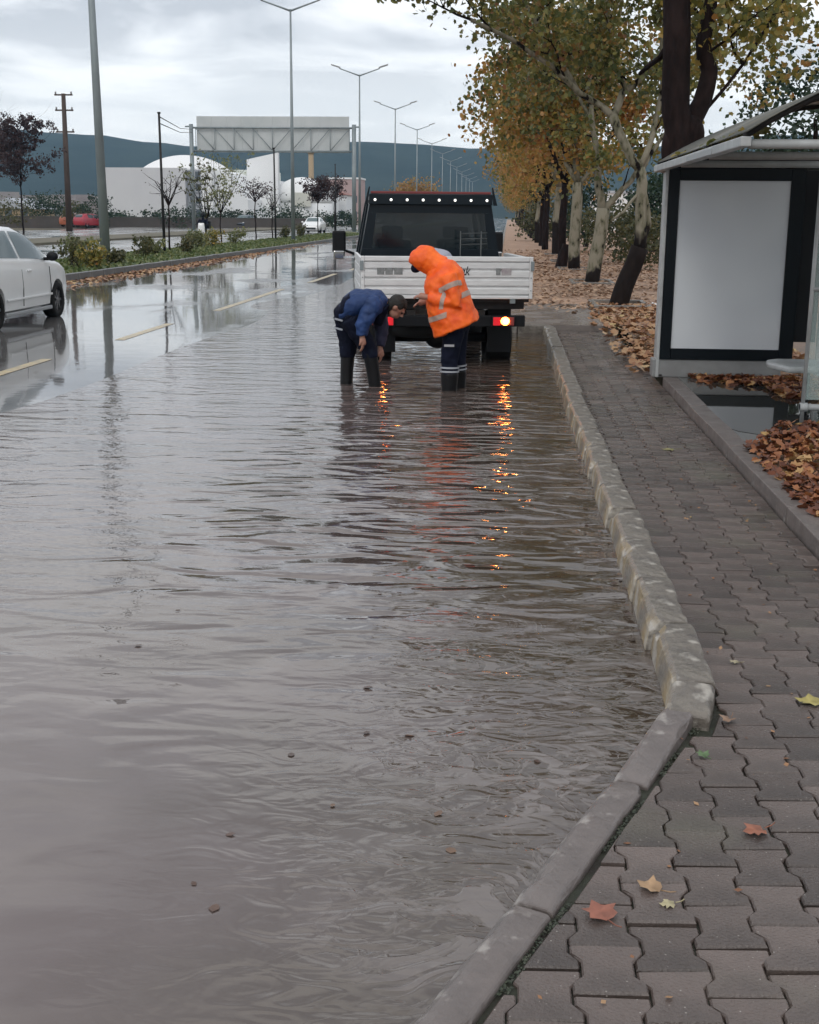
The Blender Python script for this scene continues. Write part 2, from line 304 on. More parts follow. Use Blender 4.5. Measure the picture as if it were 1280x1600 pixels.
class MB:
    def __init__(s): s.v = []; s.f = []; s.sm = []
    def add(s, vs, fs, sm=False, X=None):
        b = len(s.v)
        for v in vs: s.v.append(tuple(X @ Vector(v)) if X is not None else tuple(v))
        for f in fs: s.f.append([b + i for i in f]); s.sm.append(sm)
        return s
    def box(s, c, d, rz=0.0, ry=0.0, rx=0.0):
        X = Matrix.Translation(c) @ Matrix.Rotation(rz, 4, 'Z') @ Matrix.Rotation(ry, 4, 'Y') @ Matrix.Rotation(rx, 4, 'X')
        x, y, z = d[0] / 2, d[1] / 2, d[2] / 2
        vs = [(-x, -y, -z), (x, -y, -z), (x, y, -z), (-x, y, -z), (-x, -y, z), (x, -y, z), (x, y, z), (-x, y, z)]
        return s.add(vs, [(0, 3, 2, 1), (4, 5, 6, 7), (0, 1, 5, 4), (1, 2, 6, 5), (2, 3, 7, 6), (3, 0, 4, 7)], False, X)
    def b2(s, x0, x1, y0, y1, z0, z1): return s.box(((x0 + x1) / 2, (y0 + y1) / 2, (z0 + z1) / 2), (abs(x1 - x0), abs(y1 - y0), abs(z1 - z0)))
    def tube(s, pts, rad, n=10, cap=True):
        pts = [Vector(p) for p in pts]; k = len(pts)
        if not hasattr(rad, '__len__'): rad = [rad] * k
        vs = []; ref = None
        for i, p in enumerate(pts):
            t = (pts[min(i + 1, k - 1)] - pts[max(i - 1, 0)]).normalized()
            if ref is None:
                ref = Vector((1, 0, 0)) if abs(t.x) < 0.8 else Vector((0, 1, 0))
            a = (ref - t * ref.dot(t)).normalized(); bb = t.cross(a); ref = a
            r = rad[i]
            for j in range(n):
                an = 2 * pi * j / n; vs.append(p + a * (cos(an) * r) + bb * (sin(an) * r))
        fs = [(i * n + j, i * n + (j + 1) % n, (i + 1) * n + (j + 1) % n, (i + 1) * n + j) for i in range(k - 1) for j in range(n)]
        s.add(vs, fs, True)
        if cap:
            b = len(s.v) - k * n
            s.f.append([b + j for j in range(n)][::-1]); s.sm.append(False)
            s.f.append([b + (k - 1) * n + j for j in range(n)]); s.sm.append(False)
        return s
    def prism(s, poly, a, b, axis='y'):
        n = len(poly)
        def P(q, t): return {'y': (q[0], t, q[1]), 'x': (t, q[0], q[1]), 'z': (q[0], q[1], t)}[axis]
        vs = [P(q, a) for q in poly] + [P(q, b) for q in poly]
        fs = [list(range(n))[::-1], list(range(n, 2 * n))] + [(i, (i + 1) % n, n + (i + 1) % n, n + i) for i in range(n)]
        return s.add(vs, fs)
    def loft(s, rings, cap=True, closed=True, sm=True):
        n = len(rings[0]); vs = [v for r in rings for v in r]
        rr = range(n) if closed else range(n - 1)
        fs = [(i * n + j, i * n + (j + 1) % n, (i + 1) * n + (j + 1) % n, (i + 1) * n + j) for i in range(len(rings) - 1) for j in rr]
        s.add(vs, fs, sm)
        if cap:
            b = len(s.v) - len(vs)
            s.f.append([b + j for j in range(n)][::-1]); s.sm.append(False)
            s.f.append([b + (len(rings) - 1) * n + j for j in range(n)]); s.sm.append(False)
        return s
    def ell(s, c, r, X=None, nu=14, nv=9):
        c = Vector(c); vs = []; fs = []
        for i in range(nv + 1):
            ph = pi * i / nv
            for j in range(nu):
                th = 2 * pi * j / nu; v = Vector((r[0] * sin(ph) * cos(th), r[1] * sin(ph) * sin(th), r[2] * cos(ph)))
                if X is not None: v = X @ v
                vs.append(c + v)
        for i in range(nv):
            for j in range(nu): fs.append((i * nu + j, (i + 1) * nu + j, (i + 1) * nu + (j + 1) % nu, i * nu + (j + 1) % nu))
        return s.add(vs, fs, True)
    def mesh(s, name, material):
        me = bpy.data.meshes.new(name); me.from_pydata([tuple(v) for v in s.v], [], s.f)
        me.polygons.foreach_set('use_smooth', s.sm); me.materials.append(material); me.update(); return me
    def build(s, name, material, parent=None, bevel=0.0, seg=2, loc=None):
        o = bpy.data.objects.new(name, s.mesh(name, material)); link(o, parent)
        if loc is not None: o.location = loc
        if bevel:
            b = o.modifiers.new('bevel', 'BEVEL'); b.width = bevel; b.segments = seg; b.limit_method = 'ANGLE'; b.angle_limit = radians(35)
        return o
def organic(mb, name, material, parent, voxel=0.012, smooth=4, fold=0.0, fscale=0.12):
    o = mb.build(name, material, parent)
    r = o.modifiers.new('skin', 'REMESH'); r.mode = 'VOXEL'; r.voxel_size = voxel; r.use_smooth_shade = True
    if smooth: s_ = o.modifiers.new('smooth', 'SMOOTH'); s_.factor = 0.5; s_.iterations = smooth
    if fold:
        tx = bpy.data.textures.new('folds_' + name, 'CLOUDS'); tx.noise_scale = fscale; tx.noise_depth = 2
        d = o.modifiers.new('folds', 'DISPLACE'); d.texture = tx; d.strength = fold; d.mid_level = 0.5; d.texture_coords = 'LOCAL'
    return o
def copy_tree(o, parent=None):
    c = o.copy(); C.objects.link(c)
    if parent: c.parent = parent
    for ch in o.children: copy_tree(ch, c)
    return c
def smoothstep(a, b, x): t = max(0., min(1., (x - a) / (b - a))); return t * t * (3 - 2 * t)
def nz3(x, y, z=0.0): return mnoise.noise(Vector((x, y, z)))

# ================================================================== GROUND
# far terrain
mt_ter = mat('scrub_ground', (0.10, 0.10, 0.06), 0.9, var=(0.17, 0.14, 0.10), vs=0.05, bump=0.05, bs=2)
vs = []; fs = []
xs = [-3000, -1200, -500, -200, -100, -60, -44]; 
def grid(x0, x1, y0, y1, nx, ny, zf):
    vs = [(x0 + (x1 - x0) * i / nx, y0 + (y1 - y0) * j / ny) for j in range(ny + 1) for i in range(nx + 1)]
    vs = [(a, b, zf(a, b)) for a, b in vs]
    fs = [(j * (nx + 1) + i, j * (nx + 1) + i + 1, (j + 1) * (nx + 1) + i + 1, (j + 1) * (nx + 1) + i) for j in range(ny) for i in range(nx)]
    return vs, fs
mb = MB(); mb.add(*grid(-3500, 3500, -60, 4000, 10, 10, lambda x, y: -0.32)); tag(mb.build('ground', mt_ter), kind='structure')

# road: falls towards the right kerb, so the flood collects there
def road_z(x, y):
    z = -0.115 + 0.115 * smoothstep(0.8, -4.6, x) ** 1.0
    if x < -4.6: z = 0.0 + 0.016 * smoothstep(-4.6, -7.6, x)
    return z + 0.006 * nz3(x * 0.35, y * 0.16) + (0.05 * smoothstep(40, 75, y))
def asphalt_material():
    mt = mat('wet_asphalt', (0.105, 0.103, 0.103), 0.30, var=(0.15, 0.145, 0.143), vs=1.5)
    t = mt.node_tree; b = t.nodes['Principled BSDF']; L = t.links.new
    tcn = N(t, 'ShaderNodeTexCoord'); mpn = N(t, 'ShaderNodeMapping'); mpn.inputs['Scale'].default_value = (0.5, 0.22, 1); L(tcn.outputs['Object'], mpn.inputs[0])
    n = N(t, 'ShaderNodeTexNoise'); n.inputs['Scale'].default_value = 1.0; n.inputs['Detail'].default_value = 5; L(mpn.outputs[0], n.inputs['Vector'])
    r = N(t, 'ShaderNodeMapRange'); r.inputs['From Min'].default_value = 0.52; r.inputs['From Max'].default_value = 0.64
    r.inputs['To Min'].default_value = 0.05; r.inputs['To Max'].default_value = 0.27; L(n.outputs['Fac'], r.inputs['Value'])
    L(r.outputs[0], b.inputs['Roughness'])
    nb = N(t, 'ShaderNodeTexNoise'); nb.inputs['Scale'].default_value = 3; L(tcn.outputs['Object'], nb.inputs['Vector'])
    bn = N(t, 'ShaderNodeBump'); bn.inputs['Distance'].default_value = 0.0012; L(nb.outputs['Fac'], bn.inputs['Height']); L(bn.outputs[0], b.inputs['Normal'])
    b.inputs['Specular IOR Level'].default_value = 0.6
    return mt
M['asphalt'] = asphalt_material()
mb = MB(); mb.add(*grid(-11.0, 0.78, -3, 60, 30, 90, road_z), True); road = mb.build('road', M['asphalt']); tag(road, kind='structure')
mb = MB(); mb.add(*grid(-11.0, -0.15, 60, 700, 12, 30, road_z), True); tag(mb.build('road', M['asphalt']), kind='structure')
# painted edge line on the road, long dashes
def strip(mb, x0, x1, y0, y1, off, n=6):
    mb.add(*grid(x0, x1, y0, y1, 1, n, lambda x, y: road_z(x, y) + off)); return mb
line = None
for (a, b) in [(9.0, 14.7), (17.1, 19.8), (22.6, 29.5), (32.5, 37.5), (40, 46), (50, 56)]:
    mbl = MB(); x0 = -5.50 + 0.018 * (a - 13)
    mbl.add(*grid(x0, x0 + 0.14, a, b, 1, 8, lambda x, y: max(road_z(x, y), 0.0) + 0.004))
    mbl.build('lane_dash', M['yellow_line'], road)

# ---- flood water
def water_material():
    mt = bpy.data.materials.new('muddy_flood_water'); mt.use_nodes = True
    t = mt.node_tree; b = t.nodes['Principled BSDF']; L = t.links.new
    b.inputs['IOR'].default_value = 1.62; b.inputs['Specular IOR Level'].default_value = 0.55; b.inputs['Roughness'].default_value = 0.04
    gp = N(t, 'ShaderNodeTexCoord'); pos = gp.outputs['Object']
    def noise(scale, stretch=(1, 1, 1), det=3, dist=0.0, rough=0.5, vec=None):
        mpn = N(t, 'ShaderNodeMapping'); mpn.inputs['Scale'].default_value = stretch; L(vec or pos, mpn.inputs[0])
        n = N(t, 'ShaderNodeTexNoise'); n.inputs['Scale'].default_value = scale; n.inputs['Detail'].default_value = det
        n.inputs['Distortion'].default_value = dist; n.inputs['Roughness'].default_value = rough
        L(mpn.outputs[0], n.inputs['Vector']); return n.outputs['Fac']
    def mr(v, a, b_, c=0.0, d=1.0, smooth=True):
        r = N(t, 'ShaderNodeMapRange'); r.interpolation_type = 'SMOOTHSTEP' if smooth else 'LINEAR'
        for k, q in zip(('From Min', 'From Max', 'To Min', 'To Max'), (a, b_, c, d)): r.inputs[k].default_value = q
        L(v, r.inputs['Value']); return r.outputs[0]
    def mth(op, a, b_=None):
        m_ = N(t, 'ShaderNodeMath', operation=op)
        for i, q in enumerate((a, b_)):
            if q is None: continue
            if isinstance(q, (int, float)): m_.inputs[i].default_value = q
            else: L(q, m_.inputs[i])
        return m_.outputs[0]
    s = N(t, 'ShaderNodeSeparateXYZ'); L(pos, s.inputs[0]); X, Y = s.outputs['X'], s.outputs['Y']
    # mud colour; the kerbside darkening paints in the reflected trees
    c1 = N(t, 'ShaderNodeMixRGB'); c1.inputs[1].default_value = (0.060, 0.044, 0.030, 1); c1.inputs[2].default_value = (0.128, 0.100, 0.094, 1)
    L(mth('ADD', mr(noise(0.9, (1, 1, 1), 4), .4, .6, 0, .4), mr(X, 0.3, -1.2, 0.0, .6)), c1.inputs[0])
    # foam swirls with ripple glints painted in as patches, thickest by the dropped kerb
    warp = N(t, 'ShaderNodeTexNoise'); warp.inputs['Scale'].default_value = 1.6; warp.inputs['Detail'].default_value = 2; L(pos, warp.inputs['Vector'])
    wv = N(t, 'ShaderNodeVectorMath', operation='SCALE'); wv.inputs['Scale'].default_value = 0.9; L(warp.outputs['Color'], wv.inputs[0])
    wa = N(t, 'ShaderNodeVectorMath', operation='ADD'); L(pos, wa.inputs[0]); L(wv.outputs[0], wa.inputs[1])
    f1 = noise(4.2, (1, 1.8, 1), 3, 1.3, 0.45, wa.outputs[0])
    ridge = mth('ABSOLUTE', mth('SUBTRACT', f1, 0.5))
    veins = mr(ridge, 0.030, 0.0)
    f2 = noise(4.6, (1, 1.9, 1), 3, 1.2, 0.45, wa.outputs[0]); patch = mr(f2, 0.515, 0.575, 0.0, 0.8)
    foam = mth('MAXIMUM', mth('MULTIPLY', veins, 0.6), patch)
    my = mr(Y, 6.0, 4.0); mxx = mr(X, -0.75, 0.25)
    m_foam = mth('MULTIPLY', mth('MULTIPLY', my, mxx), mr(noise(1.3, (1, 1, 1), 3), 0.34, 0.52))
    # scattered clots drifting further out near the kerb
    vo = N(t, 'ShaderNodeTexVoronoi'); vo.inputs['Scale'].default_value = 4.2; vo.inputs['Randomness'].default_value = 1; L(wa.outputs[0], vo.inputs['Vector'])
    clot = mth('MULTIPLY', mr(vo.outputs['Distance'], 0.15, 0.07), mr(noise(1.1, (1, 1, 1), 2), 0.5, 0.6))
    clot = mth('MULTIPLY', clot, mth('MULTIPLY', mr(Y, 8.5, 5.5), mr(X, -0.6, 0.3)))
    fo = mth('MAXIMUM', mth('MULTIPLY', foam, m_foam), mth('MULTIPLY', clot, 1.0))
    c2 = N(t, 'ShaderNodeMixRGB'); c2.inputs[2].default_value = (0.30, 0.265, 0.255, 1); L(mth('MULTIPLY', fo, 0.44), c2.inputs[0]); L(c1.outputs[0], c2.inputs[1])
    L(c2.outputs[0], b.inputs['Base Color'])
    L(mth('ADD', mth('MULTIPLY', fo, 0.22), 0.03), b.inputs['Roughness'])
    # ripples: long low crests across the lane, choppier by the walkers and the truck
    w1 = noise(1.0, (1.9, 4.4, 1), 1, 0.9, 0.4)
    w2 = noise(1.0, (5.0, 10.5, 1), 1.5, 0.8, 0.45)
    w3 = noise(1.0, (17.0, 26.0, 1), 2, 0.5)
    big = noise(1.0, (0.9, 2.0, 1), 2, 0.3)
    near_men = mth('MULTIPLY', mr(X, -2.2, -1.2), mth('MULTIPLY', mr(Y, 4.0, 7.0), mr(Y, 18, 13, 0.25, 1.0)))
    a1 = mth('ADD', 0.28, mth('MULTIPLY', near_men, 0.95))
    a2 = mth('ADD', 0.13, mth('MULTIPLY', near_men, 0.30))
    calm = mth('MULTIPLY', mr(Y, 2.4, 5.8, 0.18, 1.0), mr(X, -6.4, -3.4, 0.03, 1.0))
    chop = mth('MULTIPLY', mr(Y, 3.2, 7.0, 0.1, 1.0), mr(X, -0.2, -2.0, 0.3, 1.0))
    h = mth('MULTIPLY', w1, mth('MULTIPLY', a1, 0.046))
    h = mth('ADD', h, mth('MULTIPLY', w2, mth('MULTIPLY', a2, 0.015)))
    h = mth('ADD', h, mth('MULTIPLY', w3, mth('MULTIPLY', chop, 0.0021)))
    h = mth('MULTIPLY', h, calm)
    h = mth('ADD', h, mth('MULTIPLY', mth('MULTIPLY', big, 0.008), mr(X, -6.4, -3.4, 0.03, 1.0)))
    w4 = noise(1.0, (5.0, 9.5, 1), 1, 2.2, 0.4); nearr = mth('MULTIPLY', mr(Y, 6.5, 3.6), mr(X, -1.2, -0.1))
    h = mth('ADD', h, mth('MULTIPLY', w4, mth('MULTIPLY', nearr, 0.0062)))
    h = mth('ADD', h, mth('MULTIPLY', fo, 0.0016))
    bn = N(t, 'ShaderNodeBump'); bn.inputs['Strength'].default_value = 1.0; bn.inputs['Distance'].default_value = 1.0
    L(h, bn.inputs['Height']); L(bn.outputs[0], b.inputs['Normal'])
    return mt
mb = MB()
mb.add([(-8.5, -2, 0), (0.9, -2, 0), (0.9, 19.6, 0), (-0.1, 19.6, 0), (-0.1, 62, 0), (-8.5, 62, 0)], [(0, 1, 2, 3, 4, 5)])
tag(mb.build('flood_water', water_material()), kind='structure')

# ---- pavement
DA, DB = Vector((-0.645, 1.20)), Vector((0.705, 4.40))          # outer line of the dropped diagonal kerb
dn = (DB - DA).normalized(); pr = Vector((dn.y, -dn.x))       # pr: towards the pavement
def dist_diag(x, y): return (Vector((x, y)) - DA).dot(pr)
def pav_z(x, y):
    d = dist_diag(x, y) - 0.14
    return 0.040 + 0.080 * smoothstep(-0.1, 1.75, d) + 0.006 * nz3(x * 1.1, y * 1.1)
def kerb_in(y): return 0.785 - 0.045 * smoothstep(5, 11, y)
def kerb_out(y): return kerb_in(y) - 0.145
XE = 1.63
# bed under the pavers
mb = MB()
ny, nx = 110, 26; vs = []; 
for j in range(ny + 1):
    y = 0.6 + (20 - 0.6) * j / ny
    xl = DA.x + (y - DA.y) * dn.x / dn.y + 0.07
    if y > 4.27: xl = kerb_in(y) - 0.03
    for i in range(nx + 1):
        x = xl + (XE + 0.02 - xl) * i / nx; vs.append((x, y, pav_z(x, y) - 0.016))
fs = [(j * (nx + 1) + i, j * (nx + 1) + i + 1, (j + 1) * (nx + 1) + i + 1, (j + 1) * (nx + 1) + i) for j in range(ny) for i in range(nx)]
mb.add(vs, fs, True); pavement = mb.build('pavement', M['joint']); tag(pavement, kind='structure')

# bone-shaped paver: flat ends, waisted sides, chamfered top
def paver_ring(s, z):
    hw, ww, hl, sh = 0.0845, 0.0605, 0.0945, 0.030        # half end width, half waist, half length, shoulder
    hw -= s; ww -= s; hl -= s
    pts = [(-hw, -hl), (hw, -hl), (hw, -hl + sh + s * .4), (ww, -0.030), (ww, 0.030), (hw, hl - sh - s * .4), (hw, hl), (-hw, hl), (-hw, hl - sh - s * .4), (-ww, 0.030), (-ww, -0.030), (-hw, -hl + sh + s * .4)]
    return [(a, b, z) for a, b in pts]
def paver_geo():
    m_ = MB(); r = [paver_ring(0.0, -0.05), paver_ring(0.0, -0.006), paver_ring(0.0045, 0.0)]
    n = 12; v = [p for q in r for p in q]
    f = [(i * n + j, i * n + (j + 1) % n, (i + 1) * n + (j + 1) % n, (i + 1) * n + j) for i in range(2) for j in range(n)]
    # top, split in three convex pieces
    t0 = 2 * n
    f += [[t0 + k for k in (0, 1, 2, 3, 10, 11)], [t0 + k for k in (3, 4, 9, 10)], [t0 + k for k in (4, 5, 6, 7, 8, 9)]]
    m_.add(v, f); return m_
pav_mesh = paver_geo().mesh('paver', M['paver']); gv, gf = paver_geo().v, paver_geo().f
PX, PY = 0.149, 0.199
def clip(poly, inside, cut):
    o_ = []
    for i in range(len(poly)):
        p, q = poly[i], poly[(i + 1) % len(poly)]; a_, b_ = inside(p), inside(q)
        if a_ >= 0: o_.append(p)
        if (a_ >= 0) != (b_ >= 0):
            t_ = a_ / (a_ - b_); o_.append((p[0] + (q[0] - p[0]) * t_, p[1] + (q[1] - p[1]) * t_))
    return o_
def area(p): return abs(sum(p[i][0] * p[(i + 1) % len(p)][1] - p[(i + 1) % len(p)][0] * p[i][1] for i in range(len(p)))) / 2
def seen(x, y):
    d = Vector((x, y, 0.1)) - CAMP; zc = d.dot(FW)
    if zc < 0.3: return False, 0
    u, v = 640 + FPX * d.dot(RT) / zc, 800 - FPX * d.dot(UP) / zc
    return (-60 < u < 1340 and 0 < v < 1670), zc
base_poly = [(a, b) for a, b, c in paver_ring(0.0, 0)]
cells = []
for ci in range(-16, 8):
    x = 0.872 + ci * PX
    for ri in range(-2, 96):
        y = 1.0 + ri * PY + (PY / 2 if ci % 2 else 0)
        if x < -1.6 or y < 0.7 or y > 19.5: continue
        pl = [(x + a, y + b) for a, b in base_poly]; full = area(pl)
        rules = [lambda p: XE - 0.002 - p[0]]
        if y > 4.2: ki = kerb_in(y) + 0.008; rules.append(lambda p, ki=ki: p[0] - ki)
        else:
            rules.append(lambda p: dist_diag(*p) - 0.124 - .018 * abs(nz3(p[0] * 4, p[1] * 4)))
            if y > 3.95: rules.append(lambda p: p[0] - 0.795 + max(0, 4.2 - p[1]) * .3)
        cp = pl
        for f in rules:
            if cp: cp = clip(cp, f, None)
        if len(cp) < 3 or area(cp) < 0.0012: continue
        ok, zc = seen(x, y)
        cells.append((zc if ok else 1e3 + y, x, y, cp if area(cp) < full * 0.995 else None))
cells.sort(key=lambda q: q[0])
stuffm = MB()
for k, (zc, x, y, cp) in enumerate(cells):
    z = pav_z(x, y) + random.uniform(-0.003, 0.003); e = 0.05
    gx = (pav_z(x + e, y) - pav_z(x - e, y)) / (2 * e); gy = (pav_z(x, y + e) - pav_z(x, y - e)) / (2 * e)
    rx, ry, rz = gy + random.gauss(0, 0.010), -gx + random.gauss(0, 0.012), random.gauss(0, 0.008)
    if cp is None:
        x += random.gauss(0, 0.0012); y += random.gauss(0, 0.0015)
        if k < 298:
            o = bpy.data.objects.new('paver', pav_mesh); C.objects.link(o); o.parent = pavement
            o.location = (x, y, z); o.rotation_euler = (rx, ry, rz)
        else:
            X = Matrix.Translation((x, y, z)) @ Matrix.Rotation(rz, 4, 'Z') @ Matrix.Rotation(ry, 4, 'Y') @ Matrix.Rotation(rx, 4, 'X')
            stuffm.add(gv, gf, False, X)
    else:
        lp = [(a - x, b - y) for a, b in cp]
        if k < 298:
            o = MB().prism(lp, -0.05, 0.0, 'z').build('paver', M['paver'], pavement, 0.004, 1); o.location = (x, y, z - 0.002); o.rotation_euler = (rx, ry, 0)
        else:
            mm_ = MB().prism(lp, -0.05, 0.0, 'z'); stuffm.add(mm_.v, mm_.f, False, Matrix.Translation((x, y, z - 0.002)) @ Matrix.Rotation(ry, 4, 'Y') @ Matrix.Rotation(rx, 4, 'X'))
o = stuffm.build('paver_field', M['paver'], pavement); o['kind'] = 'stuff'
# kerbs
kerb = thing('kerb', None, None); kerb['kind'] = 'structure'
def stone(L_, w, h, slope=0.0):
    # local: along +y, top at z=0, road side at -x
    m_ = MB(); n = 12; rings = []; ox = random.random() * 50
    for i in range(n + 1):
        y = L_ * i / n; dz = slope * i / n
        endr = .007 * (i in (0, n))
        chip = max(0, nz3(ox + y * 7, 1.3) - .18) * .055; chip2 = max(0, nz3(ox + y * 9, 7.3) - .25) * .05
        prof = [(-w / 2 - 0.030, -h), (-w / 2 - 0.022, -0.12), (-w / 2 - 0.012, -0.05), (-w / 2 - 0.006 + chip * .7, -0.018 - chip), (-w / 2 + 0.014 + chip, -.002 - chip * .3), (-w / 6, 0.0), (w / 6, 0.0), (w / 2 - 0.010 - chip2 * .5, -.001), (w / 2 - chip2 * .3, -0.010 - chip2), (w / 2, -0.06), (w / 2, -h)]
        rings.append([(a + .0035 * nz3(ox + k_ * 3.1, y * 8), y, b + dz - endr * (b > -.1) + .0035 * nz3(ox + k_ * 5.7, y * 8, 4)) for k_, (a, b) in enumerate(prof)])
    m_.loft(rings, sm=False); return m_
y = 4.27; k = 0
while y < 19.0:
    L_ = random.uniform(0.66, 0.74); L_ = min(L_, 19.1 - y + 0.01)
    if L_ < 0.2: break
    xc = (kerb_in(y) + kerb_out(y)) / 2
    o = stone(L_ - 0.018, 0.145, 0.28).build('kerb_stone', M['kerb'], kerb, 0.006)
    o.location = (xc + random.uniform(-.008, .008), y, 0.130 + random.uniform(-0.006, 0.008)); o.rotation_euler = (random.uniform(-.006, .006), random.uniform(-.03, .02), random.uniform(-0.02, 0.02))
    y += L_
# diagonal dropped kerb, joints where the photograph shows them
ang = atan2(-dn.x, dn.y)
M['kerb_low'] = mat('worn_grey_kerb', (0.165, 0.14, 0.13), 0.5, var=(0.115, 0.098, 0.092), vs=6, bump=0.004, bs=45, wet=(4, 0.3))
_t = M['kerb_low'].node_tree; _b = _t.nodes['Principled BSDF']; _pv = _b.inputs['Base Color'].links[0].from_socket
_tc = N(_t, 'ShaderNodeTexCoord'); _sp = N(_t, 'ShaderNodeSeparateXYZ'); _t.links.new(_tc.outputs['Object'], _sp.inputs[0])
_n = N(_t, 'ShaderNodeTexNoise'); _n.inputs['Scale'].default_value = 14; _n.inputs['Detail'].default_value = 6; _t.links.new(_tc.outputs['Object'], _n.inputs['Vector'])
_m = N(_t, 'ShaderNodeMath', operation='MULTIPLY_ADD'); _m.inputs[1].default_value = -1.6; _t.links.new(_sp.outputs['X'], _m.inputs[0]); _t.links.new(_n.outputs['Fac'], _m.inputs[2])
_r = N(_t, 'ShaderNodeMapRange'); _r.inputs['From Min'].default_value = 0.60; _r.inputs['From Max'].default_value = 0.72; _r.inputs['To Max'].default_value = 0.65
_t.links.new(_m.outputs[0], _r.inputs['Value']); _x = N(_t, 'ShaderNodeMixRGB'); _x.inputs[2].default_value = (0.40, 0.37, 0.34, 1)
_t.links.new(_r.outputs[0], _x.inputs[0]); _t.links.new(_pv, _x.inputs[1]); _t.links.new(_x.outputs[0], _b.inputs['Base Color'])
LT = (DB - DA).length
cuts = [0.0, 0.62, 1.28, 1.28 + 0.53, 1.28 + 0.53 + 0.56, LT - 0.33, LT + 0.02]
jA, jB = G(850, 1415, 0.055), G(1012, 1222, 0.055)
tA = (Vector((jA.x, jA.y)) - DA).dot(dn); tB = (Vector((jB.x, jB.y)) - DA).dot(dn)
cuts = [0.0, tA - 0.72, tA, tB, LT - 0.26]
for a, b in zip(cuts[:-1], cuts[1:]):
    last = b == cuts[-1]
    o = stone(b - a - 0.012, 0.108, 0.22, 0.03 if last else 0.0).build('kerb_stone', M['kerb_low'], kerb, 0.007)
    p = DA + dn * a + pr * 0.054
    o.location = (p.x, p.y, 0.052 + random.uniform(-.004, .004)); o.rotation_euler = (0.0 if not last else 0.012, 0, ang + random.uniform(-.006, .006))
# short worn block where the raised kerb turns down into the dropped one
o = stone(0.215, 0.150, 0.26, 0.042).build('kerb_stone', M['kerb'], kerb, 0.010)
o.location = (0.660, 4.068, 0.084); o.rotation_euler = (0, 0.02, -0.24)
# kerb end of the bay and on along the road
for (x0, y0, x1, y1) in [(0.68, 19.15, 0.2, 19.25), (0.2, 19.25, -0.28, 19.42)]:
    v = Vector((x1 - x0, y1 - y0)); o = stone(v.length - 0.012, 0.14, 0.28).build('kerb_stone', M['kerb'], kerb, 0.006); o.location = (x0, y0, 0.13); o.rotation_euler = (0, 0, atan2(-v.x, v.y))
yy = 19.45
for k in range(30):
    o = stone(0.99, 0.14, 0.28).build('kerb_stone', M['kerb'], kerb); o.location = (-0.3, yy, 0.13); yy += 1.0
MB().b2(-0.37, -0.23, yy, 600, -0.2, 0.13).build('kerb_run', M['kerb'], kerb)
# edging on the right side of the pavers
yy = 1.2
edge = thing('edging', None, None); edge['kind'] = 'structure'
while yy < 12.4:
    o = MB().b2(0, 0.15, 0, 0.975, -0.2, 0.0).build('edging_stone', M['kerb_low'], edge, 0.006)
    o.location = (XE + 0.006, yy, 0.128 + random.uniform(-.004, .004)); o.rotation_euler[2] = random.uniform(-.004, .004); yy += 0.985

# ground right of the pavers: bare earth, wet slab under the shelter, leafy strip beyond
M['earth'] = mat('wet_earth', (0.11, 0.08, 0.058), 0.6, var=(0.19, 0.115, 0.07), vs=3, bump=0.02, bs=14)
M['leafy'] = mat('leaf_covered_ground', (0.30, 0.185, 0.12), 0.75, var=(0.40, 0.26, 0.18), vs=1.3, bump=0.03, bs=9)
mb = MB(); mb.add(*grid(XE + 0.15, 14, 0.5, 19.6, 24, 40, lambda x, y: 0.095 + 0.02 * nz3(x * .7, y * .7) * (0 if 9.2 < y < 13.6 and x < 3.4 else 1)), True)
tag(mb.build('verge', M['earth']), kind='structure')
mb = MB(); mb.add(*grid(-0.24, 34, 19.45, 480, 26, 60, lambda x, y: 0.105 + (0.03 * nz3(x * .5, y * .3) if x > 1.8 else 0.0)), True)
tag(mb.build('verge', M['leafy']), kind='structure')
# paved walk behind the bay is stone coloured near the truck
M['walk'] = mat('wet_pale_paving', (0.23, 0.20, 0.185), 0.35, var=(0.17, 0.15, 0.14), vs=2.5, bump=0.002, bs=60, wet=(1.5, 0.2))
mb = MB(); mb.b2(-0.22, XE, 19.25, 24.0, 0.0, 0.122); tag(mb.build('walkway', M['walk']), kind='structure')
mb = MB(); mb.b2(XE + 0.16, 5.0, 9.3, 13.5, 0.0, 0.122)
M['slab'] = mat('wet_slab', (0.085, 0.085, 0.082), 0.2, var=(0.12, 0.118, 0.11), vs=2, wet=(1.0, 0.03))
tag(mb.build('shelter_slab', M['slab']), kind='structure')
mb = MB(); pts = []
for i in range(40):
    a = 2 * pi * i / 40; r = 1.0 + 0.10 * sin(3 * a + 1) + 0.06 * sin(7 * a)
    pts.append((2.62 + 1.05 * r * cos(a) * (1.0), 10.95 + 1.60 * r * sin(a), 0.1245))
pts = [(max(p[0], 1.66), p[1], p[2]) for p in pts]
mb.add(pts, [list(range(40))])
M['puddle'] = mat('puddle_water', (0.035, 0.036, 0.034), 0.02, spec=0.9, bump=0.0004, bs=3)
tag(mb.build('puddle', M['puddle']), kind='structure')

